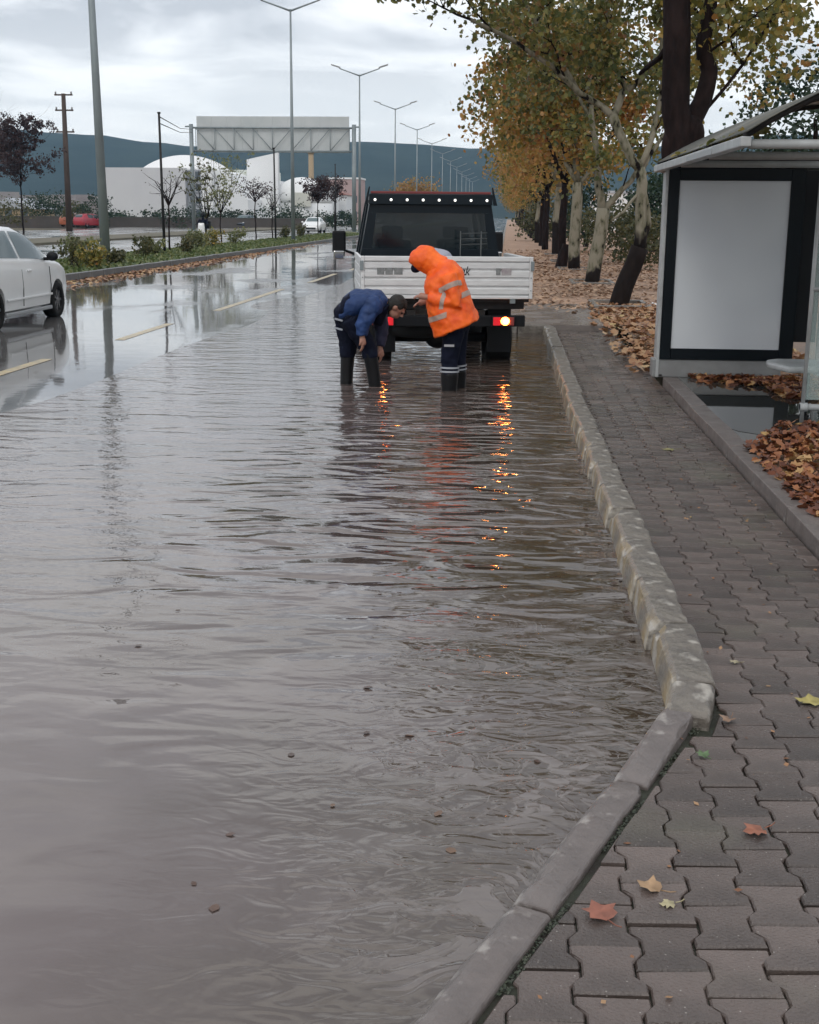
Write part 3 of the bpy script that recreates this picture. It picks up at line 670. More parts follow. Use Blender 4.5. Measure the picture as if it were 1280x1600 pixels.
# ---- left: median, other carriageway, verge, service road
M['kerb_dark'] = mat('dark_wet_kerb', (0.11, 0.115, 0.12), 0.5, var=(0.16, 0.16, 0.155), vs=1.0)
M['grassy'] = mat('short_grass_ground', (0.085, 0.105, 0.035), 0.9, var=(0.15, 0.15, 0.07), vs=0.6, bump=0.03, bs=8)
mb = MB(); mb.b2(-15.0, -11.2, 4, 600, -0.2, 0.16); tag(mb.build('median', M['grassy']), kind='structure')
mk = thing('median_kerb', None, None); mk['kind'] = 'structure'
yy = 20.0
while yy < 95:
    o = MB().b2(-0.14, 0, 0, 0.97, -0.2, 0.0).build('kerb_stone', M['kerb_dark'], mk, 0.012, 1); o.location = (-11.0 + random.uniform(-.01, .01), yy, 0.20 + random.uniform(-.008, .008)); yy += 1.0
MB().b2(-11.14, -11.0, yy, 600, -0.2, 0.2).build('kerb_run', M['kerb_dark'], mk)
MB().b2(-11.14, -11.0, 4, 20, -0.2, 0.2).build('kerb_run', M['kerb_dark'], mk)
MB().b2(-15.2, -15.0, 4, 600, -0.2, 0.18).build('kerb_run', M['kerb_dark'], mk)
M['asphalt2'] = mat('pale_wet_asphalt', (0.17, 0.17, 0.165), 0.25, var=(0.24, 0.235, 0.22), vs=0.3, wet=(0.3, 0.08))
mb = MB(); mb.add(*grid(-24.2, -15.2, 4, 600, 4, 20, lambda x, y: 0.02)); tag(mb.build('far_road', M['asphalt2']), kind='structure')
mb = MB(); mb.b2(-28.6, -24.2, 4, 600, -0.2, 0.14)
M['grassy2'] = mat('dull_verge', (0.10, 0.095, 0.06), 0.9, var=(0.16, 0.14, 0.11), vs=0.4, bump=0.03, bs=4)
tag(mb.build('far_verge', M['grassy2']), kind='structure')
mb = MB(); mb.add(*grid(-43, -28.6, 4, 600, 4, 20, lambda x, y: 0.04)); tag(mb.build('service_road', M['asphalt2']), kind='structure')

# ------------------------------------------------------------------ leaves
PLANE = np.array([(0, -.38), (.20, -.40), (.42, -.22), (.36, -.06), (.55, .14), (.24, .20), (.20, .34), (0, .56), (-.17, .32), (-.26, .20), (-.50, .20), (-.35, -.04), (-.44, -.24), (-.18, -.38)], float)
SIMPLE = np.array([(0, -.5), (.38, -.12), (.25, .3), (0, .5), (-.28, .28), (-.36, -.1)], float)
QUAD = np.array([(0, -.5), (.34, .02), (0, .5), (-.34, -.02)], float)
def leaves(name, pts, size, material, parent=None, shape=QUAD, flat=0.0, droop=0.0):
    pts = np.asarray(pts, float); n = len(pts); k = len(shape)
    s = size * rng.uniform(0.65, 1.25, n)
    if flat: nrm = np.stack([rng.normal(0, flat, n), rng.normal(0, flat, n), np.ones(n)], 1)
    else: nrm = rng.normal(0, 1, (n, 3)); nrm[:, 2] = np.abs(nrm[:, 2]) * 0.8 + 0.1
    nrm /= np.linalg.norm(nrm, axis=1, keepdims=True)
    a = rng.normal(0, 1, (n, 3)); a[:, 2] -= droop
    a -= nrm * (a * nrm).sum(1, keepdims=True); a /= np.linalg.norm(a, axis=1, keepdims=True); b = np.cross(nrm, a)
    curl = rng.uniform(-0.5, 0.5, n)
    V = pts[:, None, :] + s[:, None, None] * (b[:, None, :] * shape[None, :, 0, None] + a[:, None, :] * shape[None, :, 1, None]
        + nrm[:, None, :] * (curl[:, None, None] * (shape[None, :, 0, None] ** 2 + 0.5 * shape[None, :, 1, None] ** 2)))
    F = np.arange(n * k).reshape(n, k)
    me = fast_mesh(name, V.reshape(-1, 3), F, material)
    o = bpy.data.objects.new(name, me); link(o, parent); return o
def cluster_pts(centers, per, sig):
    centers = np.asarray(centers, float); m_ = len(centers)
    idx = np.repeat(np.arange(m_), per); sg = sig * rng.uniform(0.6, 1.3, m_)[idx, None]
    return centers[idx] + rng.normal(0, 1, (len(idx), 3)) * sg * np.array([1, 1, 0.8])
def ell_centers(c, r, n, shell=0.35, lower_flat=True):
    v = rng.normal(0, 1, (n, 3)); v /= np.linalg.norm(v, axis=1, keepdims=True)
    rad = rng.uniform(shell, 1.0, n) ** 0.6
    # uneven outline
    w = np.array([0.82 + 0.42 * nz3(a * 1.7 + c[0], b_ * 1.7 + c[1], d_ * 1.7) for a, b_, d_ in v])
    return np.array(c) + v * rad[:, None] * w[:, None] * np.array(r)

# scattered litter (nobody could count it)
def litter(name, n, box, size, material, zf, flat=0.25, shape=SIMPLE, fn=None):
    P = []
    while len(P) < n:
        x = random.uniform(box[0], box[1]); y = box[2] + (box[3] - box[2]) * random.random() ** 1.25
        if fn and random.random() > fn(x, y): continue
        P.append((x, y, zf(x, y) + random.uniform(0.004, 0.03)))
    return tag(leaves(name, P, size, material, None, shape, flat), 'loose drift of fallen plane leaves', 'leaf litter', None, 'stuff')
tree_ys = [16.2, 24.2, 32.3, 40.2, 47.2, 55.2, 63.0, 71.0, 79.0, 87.0, 96.0, 105.0, 115.0, 126.0, 138.0, 152.0, 168.0, 186.0, 208.0, 235.0]
o = litter('leaf_litter', 26000, (-0.2, 9.5, 20.5, 62), 0.105, M['litter_tan'], lambda x, y: 0.115,
           fn=lambda x, y: (1.0 if x > 1.65 else smoothstep(20.5, 27, y) * (0.35 + 0.65 * smoothstep(0.2, 1.4, x))) * (0.25 + 0.75 * smoothstep(-.25, .25, nz3(x * .8, y * .5))))
o['label'] = 'tan fallen leaves covering the ground under the row of trees'
o = litter('leaf_litter', 3400, (1.2, 3.6, 13.3, 23.8), 0.105, M['litter'], lambda x, y: 0.12, 0.45, PLANE,
           fn=lambda x, y: 1.0 * smoothstep(1.25, 1.75, x) * (0.3 + 0.7 * smoothstep(-.2, .2, nz3(x * 1.5, y * .8, 4))))
o['label'] = 'orange brown leaves heaped behind the bus shelter beside the pavers'
o = litter('leaf_pile', 6500, (1.72, 4.2, 6.4, 9.6), 0.068, M['litter_rust'], lambda x, y: 0.125 + 0.05 * random.random() * smoothstep(1.8, 2.2, x) + 0.05 * smoothstep(1.8, 2.2, x) , 0.5, PLANE,
           fn=lambda x, y: smoothstep(-0.04, 0.12, x - 1.70 - 0.22 * max(0, 1 - abs(y - 8.6)) * 0 - 0.10 * nz3(y * 2, 3) - 0.30 * smoothstep(9.0, 9.7, y)))
o['label'] = 'rust brown wet leaves piled along the edging in front of the shelter'
def pile2(x, y):
    return smoothstep(1.9, 2.6, x) * smoothstep(12.0, 12.5, y - 0.25 * (3 - x)) 
o = litter('leaf_pile', 1900, (1.9, 3.3, 11.6, 13.05), 0.08, M['litter_rust'], lambda x, y: 0.13, 0.5, PLANE, fn=lambda x, y: smoothstep(1.9, 2.8, x + 0.5 * (y - 12.4)) * (1 if x > 2.55 else smoothstep(12.35, 12.7, y)))
o['label'] = 'red brown leaves heaped at the foot of the poster panel'
o = litter('leaf_litter', 5000, (-11.0, -10.0, 22, 90), 0.12, M['litter'], lambda x, y: 0.02, 0.3, SIMPLE, fn=lambda x, y: 0.2 + 0.8 * smoothstep(-10.35, -10.8, x))
o['label'] = 'reddish leaves gathered along the foot of the median kerb'

# single fallen leaves on the pavers
def single_leaf(px, py, size, col, label, rz=0.0, curl=0.35):
    size *= .86; col = tuple(c * .72 + .035 for c in col)
    p = G(px, py, 0.115); z = pav_z(p.x, p.y) + 0.006
    m_ = MB(); sh = PLANE; n = len(sh)
    top = [(a * size, b_ * size, size * (curl * (a * a) * 1.3 + 0.25 * curl * max(0, b_)) + 0.003 * ((i % 2) * 2 - 1)) for i, (a, b_) in enumerate(sh)]
    vs = [(0, 0, 0.004)] + top; fs = [(0, 1 + i, 1 + (i + 1) % n) for i in range(n)]
    m_.add(vs, fs, True)
    mt = mat('leaf_' + label.split()[0], col, 0.5, var=tuple(c * 0.6 for c in col), vs=25)
    r = thing('fallen_leaf', label, 'leaf', (p.x, p.y, z), rz, 'single fallen leaves on the pavers')
    m_.build('blade', mt, r)
    MB().tube([(0, -.45 * size, 0.004), (0.05 * size, -.8 * size, 0.006), (0.12 * size, -1.0 * size, 0.010)], 0.0016, 6).build('stalk', mt, r)
single_leaf(940, 1388, 0.105, (0.40, 0.11, 0.05), 'orange red plane leaf lying by the diagonal kerb', 0.4)
single_leaf(1182, 1270, 0.085, (0.42, 0.12, 0.045), 'orange leaf alone on the middle of the near pavers', 2.0)
single_leaf(1018, 1352, 0.080, (0.55, 0.33, 0.16), 'pale tan curled leaf above the cream narrow leaf', 1.0, 0.7)
single_leaf(1046, 1378, 0.050, (0.62, 0.54, 0.30), 'small cream leaf just below the pale tan curled leaf', 1.7, 0.2)
single_leaf(1268, 1072, 0.115, (0.55, 0.45, 0.10), 'bright yellow plane leaf at the right edge of the pavers', 1.2)
single_leaf(1140, 1098, 0.070, (0.36, 0.20, 0.11), 'brown leaf folded over beside the kerb corner', 2.6, 0.9)
single_leaf(1046, 688, 0.115, (0.42, 0.38, 0.14), 'yellow green leaf lying flat on the pavers before the puddle', 1.5, 0.1)
single_leaf(1100, 1150, 0.055, (0.10, 0.20, 0.05), 'small green leaf tuft by the dropped kerb', 0.3, 0.8)
single_leaf(1150, 1008, 0.045, (0.52, 0.45, 0.28), 'little pale leaf between the middle pavers', 0.9, 0.2)
P = [tuple(G(*q)) for q in ((360, 1305), (303, 1382), (335, 1420), (216, 1010), (118, 655), (104, 640), (575, 1075), (278, 955), (640, 1150), (520, 1260), (705, 1330), (840, 1190), (455, 1180))]
P += [(random.uniform(-1.6, .5), random.uniform(2.4, 9), 0) for _ in range(5)] + [(kerb_out(y) - abs(random.gauss(.05, .06)), y, 0) for y in [random.uniform(4.4, 17) for _ in range(60)]]
tag(leaves('floating_leaves', [(a, b, .004) for a, b, c in P], .032, M['litter_floating'], None, SIMPLE, .08), 'bits of leaf and twig floating on the flood water', 'leaf litter', None, 'stuff')
# tiny twigs and crumbs on the pavers
P = []
for k in range(260):
    y = random.uniform(2.2, 14); x = random.uniform(-0.2, 1.6)
    if (y > 4.2 and x < kerb_in(y)) or (y <= 4.2 and dist_diag(x, y) < 0.05): continue
    P.append((x, y, pav_z(x, y) + 0.004))
tag(leaves('leaf_crumbs', P, 0.022, M['litter'], None, QUAD, 0.2), 'tiny bits of leaf strewn over the pavers', 'leaf litter', None, 'stuff')
# moss in the joints by the diagonal kerb
P = []
for k in range(2600):
    t_ = random.uniform(0.12, .97); d_ = abs(random.gauss(0.118, 0.010)); q = DA.lerp(DB, t_) + pr * d_
    if nz3(q.x * 6, q.y * 6) < 0.02: continue
    P.append((q.x, q.y, pav_z(q.x, q.y) - 0.008))
M['moss'] = leafmat('moss', [(0.0, (0.025, 0.03, 0.02)), (0.6, (0.045, 0.06, 0.036)), (1.0, (0.09, 0.085, 0.06))], 14, 0.1)
tag(leaves('moss', P, 0.010, M['moss'], None, QUAD, 0.6), 'moss growing in the joint behind the dropped kerb', 'moss', None, 'stuff')

# ================================================================== BUS SHELTER
sh = thing('bus_shelter', 'grey bus shelter with curved roof and blank poster panel beside the brick pavement', 'bus shelter', (1.55, 8.5, 0.12))
def sx(x, y, z): return (x - 1.55, y - 8.5, z - 0.12)
def sbox(mb, x0, x1, y0, y1, z0, z1): a = sx(x0, y0, z0); b = sx(x1, y1, z1); return mb.b2(a[0], b[0], a[1], b[1], a[2], b[2])
pb = sbox(MB(), 1.60, 2.94, 13.10, 13.30, 0.31, 2.21).build('poster_case', M['black'], sh, 0.015)
# frame around the display, proud of the case
fr = MB(); sbox(fr, 1.60, 1.705, 13.06, 13.097, 0.31, 2.21); sbox(fr, 2.80, 2.94, 13.06, 13.097, 0.31, 2.21); sbox(fr, 1.706, 2.799, 13.06, 13.097, 0.31, 0.42); sbox(fr, 1.706, 2.799, 13.06, 13.097, 2.095, 2.21)
f_ = fr.build('display_frame', mat('gloss_black', (0.004, 0.007, 0.010), 0.3, spec=0.15), pb, 0.003, 1)
sbox(MB(), 1.706, 2.799, 13.078, 13.092, 0.421, 2.094).build('poster', M['display'], pb)
sbox(MB(), 1.565, 1.597, 13.07, 13.30, 0.12, 2.24).build('post', M['shelter_metal'], sh, 0.006)
sbox(MB(), 1.53, 2.84, 13.08, 13.30, 0.12, 0.305).build('plinth', M['plinth'], sh, 0.01)
for x_ in (1.6, 1.9, 2.2, 2.5, 2.75): sbox(MB(), x_, x_ + 0.03, 13.062, 13.078, 0.135, 0.15).build('bolt', M['steel'], sh)
# roof: eave beam, cross tubes, curved glazing with ribs
sbox(MB(), 1.47, 1.54, 8.45, 13.35, 2.180, 2.245).build('eave_beam', M['shelter_metal'], sh, 0.008)
sbox(MB(), 1.462, 1.470, 9.6, 10.9, 2.185, 2.225).build('name_strip', mat('grey_strip', (0.33, 0.35, 0.36), 0.5), sh)
def arc(t): # across the roof, t 0..1
    x = 1.50 + 2.0 * t; z = 2.25 + 0.58 * sin(min(t * 1.12, 1.0) * pi * 0.5) ** 0.9 - 0.15 * max(0, t - 0.75); return x, z
for y_ in (8.5, 10.1, 11.7, 13.25):
    MB().tube([sx(arc(t)[0], y_, arc(t)[1]) for t in np.linspace(0, 1, 14)], 0.022, 8).build('roof_rib', M['steel'], sh)
    MB().tube([sx(1.53, y_, 2.20), sx(3.5, y_, 2.20)], 0.030, 12).build('cross_tube', M['shelter_metal'], sh)
MB().tube([sx(3.5, 8.45, 2.62), sx(3.5, 13.35, 2.62)], 0.03, 10).build('back_beam', M['steel'], sh)
g_ = MB(); rings = []
for y_ in (8.42, 13.36):
    rings.append([sx(arc(t)[0], y_, arc(t)[1] + 0.026) for t in np.linspace(0, 1, 16)])
g_.loft(rings, cap=False, closed=False)
rg = g_.build('roof_glazing', mat('grimy_roof_sheet', (0.09, 0.10, 0.095), 0.35, alpha=0.82, var=(0.16, 0.15, 0.12), vs=2), sh); sl = rg.modifiers.new('thick', 'SOLIDIFY'); sl.thickness = 0.008
MB().tube([sx(1.95, 13.2, 2.20), sx(2.6, 13.2, 2.30), sx(2.9, 13.2, 2.24)], 0.016, 8).build('brace', M['steel'], sh)
sbox(MB(), 1.6, 3.4, 13.12, 13.28, 2.215, 2.33).build('header', M['black'], sh, 0.01)
# back glass wall and near side screen
for y0, y1 in ((10.16, 11.63), (11.70, 13.05)):
    gp = sbox(MB(), 3.20, 3.208, y0, y1, 0.45, 2.15).build('back_pane', M['glass_clear'], sh)
for y_ in (10.1, 11.66, 13.1): sbox(MB(), 3.18, 3.24, y_ - 0.03, y_ + 0.03, 0.12, 2.6).build('post', M['shelter_metal'], sh, 0.005)
sbox(MB(), 2.955, 3.17, 13.12, 13.16, 0.5, 2.2).build('end_pane', M['black'], sh)
MB().tube([sx(2.385, 10.1, 0.125), sx(2.385, 10.1, 2.19)], 0.016, 10).build('post', M['shelter_metal'], sh)
MB().tube([sx(2.36, 10.1, 0.27), sx(3.18, 10.1, 0.27)], 0.026, 12).build('bottom_rail', M['shelter_metal'], sh)
MB().tube([sx(2.36, 10.1, 0.27), sx(2.42, 10.1, 0.27)], 0.036, 12).build('clamp', M['shelter_metal'], sh)
MB().tube([sx(2.39, 10.1, 1.20), sx(3.18, 10.1, 1.20)], 0.018, 10).build('middle_rail', M['shelter_metal'], sh)
sbox(MB(), 2.402, 3.17, 10.096, 10.104, 0.33, 2.15).build('side_pane', M['glass_clear'], sh)
bench = thing('bench', 'pale grey slab bench inside the shelter by the poster panel', 'bench', (2.25, 10.45, 0.12))
MB().prism([(0.08, 0), (1.0, 0), (1.0, 0.62), (0.10, 0.62), (0.0, 0.52), (-0.02, 0.35)], 0.375, 0.43, 'z').build('seat', M['shelter_metal'], bench, 0.02)
for x_ in (0.30, 0.9): MB().tube([(x_, 0.3, 0), (x_, 0.3, 0.374)], 0.03, 12).build('leg', M['steel'], bench)
P = [(random.gauss(1.62, 0.05), random.gauss(9.4, 0.5), 2.30) for _ in range(70)] + [(random.gauss(1.58, 0.04), random.gauss(12.0, 0.6), 2.29) for _ in range(25)]
tag(leaves('roof_leaves', P, 0.08, M['leaf_yellow'], None, PLANE, 0.5), 'yellow leaves caught on the shelter roof edge', 'leaf litter', None, 'stuff')

# ================================================================== VEHICLES
def wheel(parent, c, r, w, rimr=0.62, side=1):
    """axis along x"""
    t_ = MB(); prof = [(r * 0.60, -w / 2), (r * 0.93, -w / 2), (r, -w * 0.36), (r, w * 0.36), (r * 0.93, w / 2), (r * 0.60, w / 2)]
    n = 28; rings = [[(p[1], p[0] * cos(2 * pi * i / n), p[0] * sin(2 * pi * i / n)) for p in prof] for i in range(n + 1)]
    t_.loft(rings, cap=False)
    wh = t_.build('wheel', M['rubber'], parent, loc=c)
    rm = MB(); xo = side * w * 0.30
    rm.tube([(xo - side * .02, 0, 0), (xo, 0, 0)], [r * rimr, r * rimr], 24)
    rm.tube([(xo, 0, 0), (xo + side * 0.03, 0, 0)], [r * .15, r * .12], 12)
    for k in range(7):
        a = 2 * pi * k / 7; rm.box((xo + side * 0.012, cos(a) * r * .36, sin(a) * r * .36), (0.02, r * .46, r * .13), rx=a)
    rm.build('rim', M['rim'], wh); return wh
def bool_cut(o, cutters):
    for c in cutters:
        m_ = o.modifiers.new('cut', 'BOOLEAN'); m_.operation = 'DIFFERENCE'; m_.object = c; m_.solver = 'EXACT'
    dg = bpy.context.evaluated_depsgraph_get(); me = bpy.data.meshes.new_from_object(o.evaluated_get(dg))
    o.modifiers.clear(); o.data = me
    for c in cutters: bpy.data.objects.remove(c)

def car(name, label, cat, loc, rz, paint, L_=4.05, w=0.84, h=1.49, kind='hatch', group=None, detail=True):
    """origin at the middle of the rear on the ground, +y forwards"""
    r0 = thing(name, label, cat, loc, rz, group)
    sc = L_ / 4.05
    if kind == 'hatch':
        st = [ # y, z_low, z_belt, z_top, half width at belt, half width at top
            (0.00, .42, .80, .82, .74, .70), (0.06, .26, .95, 1.00, .80, .66), (0.20, .20, 1.00, 1.22, .83, .62), (0.45, .19, 1.01, 1.40, .84, .58),
            (0.9, .18, 1.00, 1.47, .845, .57), (1.5, .18, .98, 1.49, .845, .57), (2.1, .18, .96, 1.46, .845, .57), (2.5, .18, .94, 1.36, .845, .58), (2.85, .18, .93, 1.18, .84, .60),
            (3.15, .18, .92, 1.00, .835, .66), (3.45, .19, .87, .91, .82, .68), (3.75, .20, .78, .82, .79, .64), (3.95, .24, .64, .68, .71, .56), (4.05, .34, .50, .54, .60, .48)]
        wy = (0.62, 3.22)
    else:
        st = [(0.00, .42, .84, .86, .74, .68), (0.08, .26, .93, .96, .79, .68), (0.45, .20, .97, 1.02, .83, .66), (0.85, .19, .98, 1.12, .84, .62), (1.15, .18, .98, 1.35, .845, .58),
            (1.6, .18, .97, 1.44, .845, .57), (2.1, .18, .95, 1.44, .845, .57), (2.5, .18, .93, 1.34, .845, .58), (2.9, .18, .92, 1.10, .84, .62),
            (3.15, .18, .90, .96, .835, .66), (3.5, .19, .84, .88, .82, .68), (3.8, .20, .74, .78, .78, .62), (3.97, .24, .62, .66, .70, .54), (4.05, .34, .50, .54, .60, .48)]
        wy = (0.75, 3.28)
    rings = []
    for (y_, zl, zb, zt, wb, wt) in st:
        y_ *= sc; k = h / 1.49; zb *= k; zt *= k; q = w / 0.845; wb *= q; wt *= q
        zm = (zl + zb) / 2
        half = [(0, zl), (wb * .80, zl), (wb * .96, zl + .08), (wb * 1.005, zm), (wb * 0.985, zb - .06), (wb * .955, zb), (wb * .955 + (wt - wb * .955) * .5, zb + (zt - zb) * .52), (wt, zt - (zt - zb) * .10), (wt * .86, zt - (zt - zb) * .02), (0, zt + 0.015)]
        ring = [(x, y_, z) for x, z in half] + [(-x, y_, z) for x, z in half[1:-1][::-1]]
        rings.append(ring)
    b = MB().loft(rings).build('body', paint, r0)
    cut = []
    for yw in wy:
        c = MB().tube([(-1.2, yw * sc, .30), (1.2, yw * sc, .30)], .345, 28).build('cutter', paint, r0); cut.append(c)
    if detail:
        bpy.context.view_layer.update(); bool_cut(b, cut)
    else:
        for c in cut: bpy.data.objects.remove(c)
    try:
        b.data.polygons.foreach_set('use_smooth', [True] * len(b.data.polygons)); b.data.set_sharp_from_angle(angle=radians(38))
    except Exception: pass
    if detail: MB().b2(-w * .78, w * .78, 0.3, L_ - .4, .19, .60).build('underbody', M['black'], r0)
    for s_ in (-1, 1):
        for yw in wy: wheel(r0, (s_ * (w - .115), yw * sc, .30), .305, .20, side=s_)
    # glass, laid on the loft between belt and roof
    def surf(y_, f):
        y_ /= sc
        for a, c in zip(st[:-1], st[1:]):
            if a[0] <= y_ <= c[0]:
                t_ = (y_ - a[0]) / (c[0] - a[0]); q = [a[i] + (c[i] - a[i]) * t_ for i in range(6)]; break
        k = h / 1.49; kw = w / .845; zb, zt, wb, wt = q[2] * k, q[3] * k, q[4] * kw, q[5] * kw
        return (wb * .955 + (wt - wb * .955) * f, zb + (zt - zb) * f * .98)
    ys = [(0.85, 1.62), (1.70, 2.92)] if kind == 'hatch' else [(1.10, 1.75), (1.83, 2.88)]
    for s_ in (-1, 1):
        for ya, yb in ys:
            g = MB(); n = 8; ra, rb = [], []
            for i in range(n + 1):
                y_ = (ya + (yb - ya) * i / n) * sc
                x0, z0 = surf(y_, .06); x1, z1 = surf(y_, .86)
                ra.append((s_ * (x0 + .012), y_, z0)); rb.append((s_ * (x1 + .012), y_, max(z1, z0 + 0.02)))
            g.loft([ra, rb], cap=False, closed=False)
            g.build('side_window', M['glass_dark'], r0)
        if detail:
            g = MB()
            for yy_ in (1.66, 2.95):
                pass
            # door seam and handle
            for yy_ in (1.66 * sc, 2.86 * sc):
                ring = [(s_ * (w * 1.004), yy_, .55 * (h / 1.49)), (s_ * w * .99, yy_, .90)]
                MB().tube([(s_ * w * .99, yy_, .30), (s_ * w * 1.006, yy_, .57), (s_ * w * .987, yy_, .86)], .006, 6).build('door_seam', M['steel'], r0)
            MB().box((s_ * (w * 1.0), 1.95 * sc, .83), (.03, .17, .03)).build('door_handle', paint, r0, .008)
            MB().box((s_ * w * 1.003, 1.95 * sc, .42), (.02, 1.9 * sc, .035)).build('side_strip', paint, r0, .008)
            MB().box((s_ * w * .95, 1.95 * sc, .20), (.06, 1.95 * sc, .06)).build('sill', mat('dull_sill', (0.33, 0.34, 0.35), .5), r0, .015)
    mirr = []
    for s_ in (-1, 1):
        mm = MB(); mm.ell((s_ * (w + .10), 2.72 * sc, 1.00 * h / 1.49), (.10, .06, .075)); mm.box((s_ * (w + .0), 2.74 * sc, .96 * h / 1.49), (.10, .05, .05))
        mm.build('mirror', M['black'] if detail else paint, r0)
    # windscreen, rear window, lights
    def screen(ya, yb, nm, fw):
        g = MB(); n = 5; A = []
        for i in range(n + 1):
            y_ = (ya + (yb - ya) * i / n) * sc; x1, z1 = surf(y_, 1.0); A.append([(x1 * fw * u, y_, z1 + .034) for u in np.linspace(-1, 1, 7)])
        g.loft(A, cap=False, closed=False); g.build(nm, M['glass_dark'], r0)
    if kind == 'hatch': screen(2.45, 3.08, 'windscreen', .86); screen(0.10, 0.40, 'rear_window', .80)
    else: screen(2.40, 3.02, 'windscreen', .86); screen(0.88, 1.22, 'rear_window', .84)
    for s_ in (-1, 1):
        MB().ell((s_ * w * .66, L_ - .17, .62 * h / 1.49), (.15, .13, .075)).build('headlight', M['head_off'], r0)
        MB().box((s_ * w * .76, .045, .78 * h / 1.49), (.16, .08, .22)).build('tail_light', M['red_lens'] if detail else M['dark_red'], r0, .02)
    MB().box((0, L_ + .005, .42), (.9, .03, .14)).build('grille', M['black'], r0, .01)
    return r0
car('parked_car' if False else 'hatchback_car', 'white hatchback driving past on the wet lane beside the median', 'car', (-8.33, 17.52, 0.0), 0.0, M['white_paint'], h=1.53)
car('red_car', 'crimson hatchback on the service road behind the wooden pole', 'car', (D(122, 355, 138).x, 138, 0.04), radians(-28), M['red_paint'], detail=False)
car('orange_car', 'dull orange hatchback just left of the crimson car', 'car', (D(101, 355, 142).x, 142, 0.04), radians(-20), M['orange_paint'], detail=False)
c_ = D(496, 352, 118); car('white_sedan', 'white sedan coming towards the camera on the far carriageway', 'car', (c_.x, 118, 0.03), radians(180), M['white_paint'], kind='sedan', h=1.44, w=.86, detail=False)
c_ = D(391, 350, 150); car('blue_car', 'small dull blue car far off beyond the median saplings', 'car', (c_.x, 150, 0.04), radians(172), M['blue_paint'], detail=False)

# ---- delivery motorcycle
mc = G(324, 379, 0.02); mcy = thing('motorcycle', 'dark delivery motorcycle with a white front on the far carriageway', 'motorcycle', (mc.x, mc.y, 0.02), radians(180))
for y_ in (0.25, 1.45):
    t_ = MB(); n = 20; rings = [[(p[1], p[0] * cos(2 * pi * i / n), p[0] * sin(2 * pi * i / n)) for p in ((.20, -.05), (.28, -.04), (.28, .04), (.20, .05))] for i in range(n + 1)]
    t_.loft(rings, cap=False).build('wheel', M['rubber'], mcy, loc=(0, y_, .28))
MB().loft([[(x * w_, y_, z0 + zz * hh) for x, zz in ((-1, 0), (1, 0), (.8, 1), (-.8, 1))] for y_, w_, z0, hh in ((.1, .12, .6, .2), (.6, .16, .45, .35), (1.0, .14, .4, .35), (1.25, .2, .45, .6), (1.4, .22, .55, .6), (1.5, .1, .7, .3))]).build('fairing', M['white_paint'], mcy, .03)
MB().tube([(-.38, 1.2, 1.05), (0, 1.32, 1.02), (.38, 1.2, 1.05)], .02, 8).build('handlebar', M['steel'], mcy)
MB().tube([(0, 1.45, .28), (0, 1.25, 1.0)], .035, 8).build('fork', M['steel'], mcy)
MB().b2(-.24, .24, -.1, .38, .82, 1.25).build('top_box', M['black'], mcy, .03)
rd = thing('person', 'helmeted rider in dark clothes on the delivery motorcycle', 'person', (mc.x, mc.y - 0.7, 0.02), radians(180))
b_ = MB(); b_.tube([(0, 0, .80), (0, .12, 1.05), (0, .18, 1.32)], [.17, .18, .19], 12).ell((0, .24, 1.58), (.1, .11, .13)).tube([(0, .18, 1.3), (0, .22, 1.5)], .07, 10)
for s_ in (-1, 1):
    b_.tube([(s_ * .19, .18, 1.33), (s_ * .30, .32, 1.10), (s_ * .33, .52, 1.05)], [.06, .05, .035], 8); b_.tube([(s_ * .1, 0, .80), (s_ * .2, .42, .72), (s_ * .17, .30, .30)], [.09, .07, .05], 8); b_.ell((s_ * .17, .36, .26), (.05, .13, .05))
organic(b_, 'body', M['navy_cloth'], rd, .02, 2)
MB().ell((0, .24, 1.60), (.135, .15, .15)).build('helmet', M['black'], rd)

# ---- flatbed truck (origin mid rear on the ground, +y forwards, nose turned a little to the left)
tr = thing('flatbed_truck', 'crew cab flatbed truck with ribbed white tailgate standing in the flood water', 'truck', (-0.68, 14.6, 0.0), radians(8.5))
BW = 0.995
# tailgate
tg = MB(); z0, z1 = .795, 1.275
tg.b2(-BW + .042, BW - .042, 0.015, 0.04, z0 + .03, z1 - .03)
tgo = tg.build('tailgate', M['alu'], tr)
fr = MB(); fr.b2(-BW, -BW + .04, -.012, .045, z0, z1); fr.b2(BW - .04, BW, -.012, .045, z0, z1); fr.b2(-BW + .041, BW - .041, -.010, .045, z0, z0 + .035); fr.b2(-BW + .041, BW - .041, -.010, .045, z1 - .055, z1)
fr.build('frame', M['alu'], tgo, .006)
for k in range(4):
    zc = z0 + .035 + (z1 - z0 - .09) * (k + .5) / 4; hh = (z1 - z0 - .09) / 4
    pf = [(.0145, zc - hh / 2 + .008), (-.004, zc - hh / 2 + .020), (-.006, zc + hh / 2 - .020), (.0145, zc + hh / 2 - .008)]
    MB().prism([(a, b) for a, b in pf], -BW + .042, BW - .042, 'x').build('rib', M['alu'], tgo)
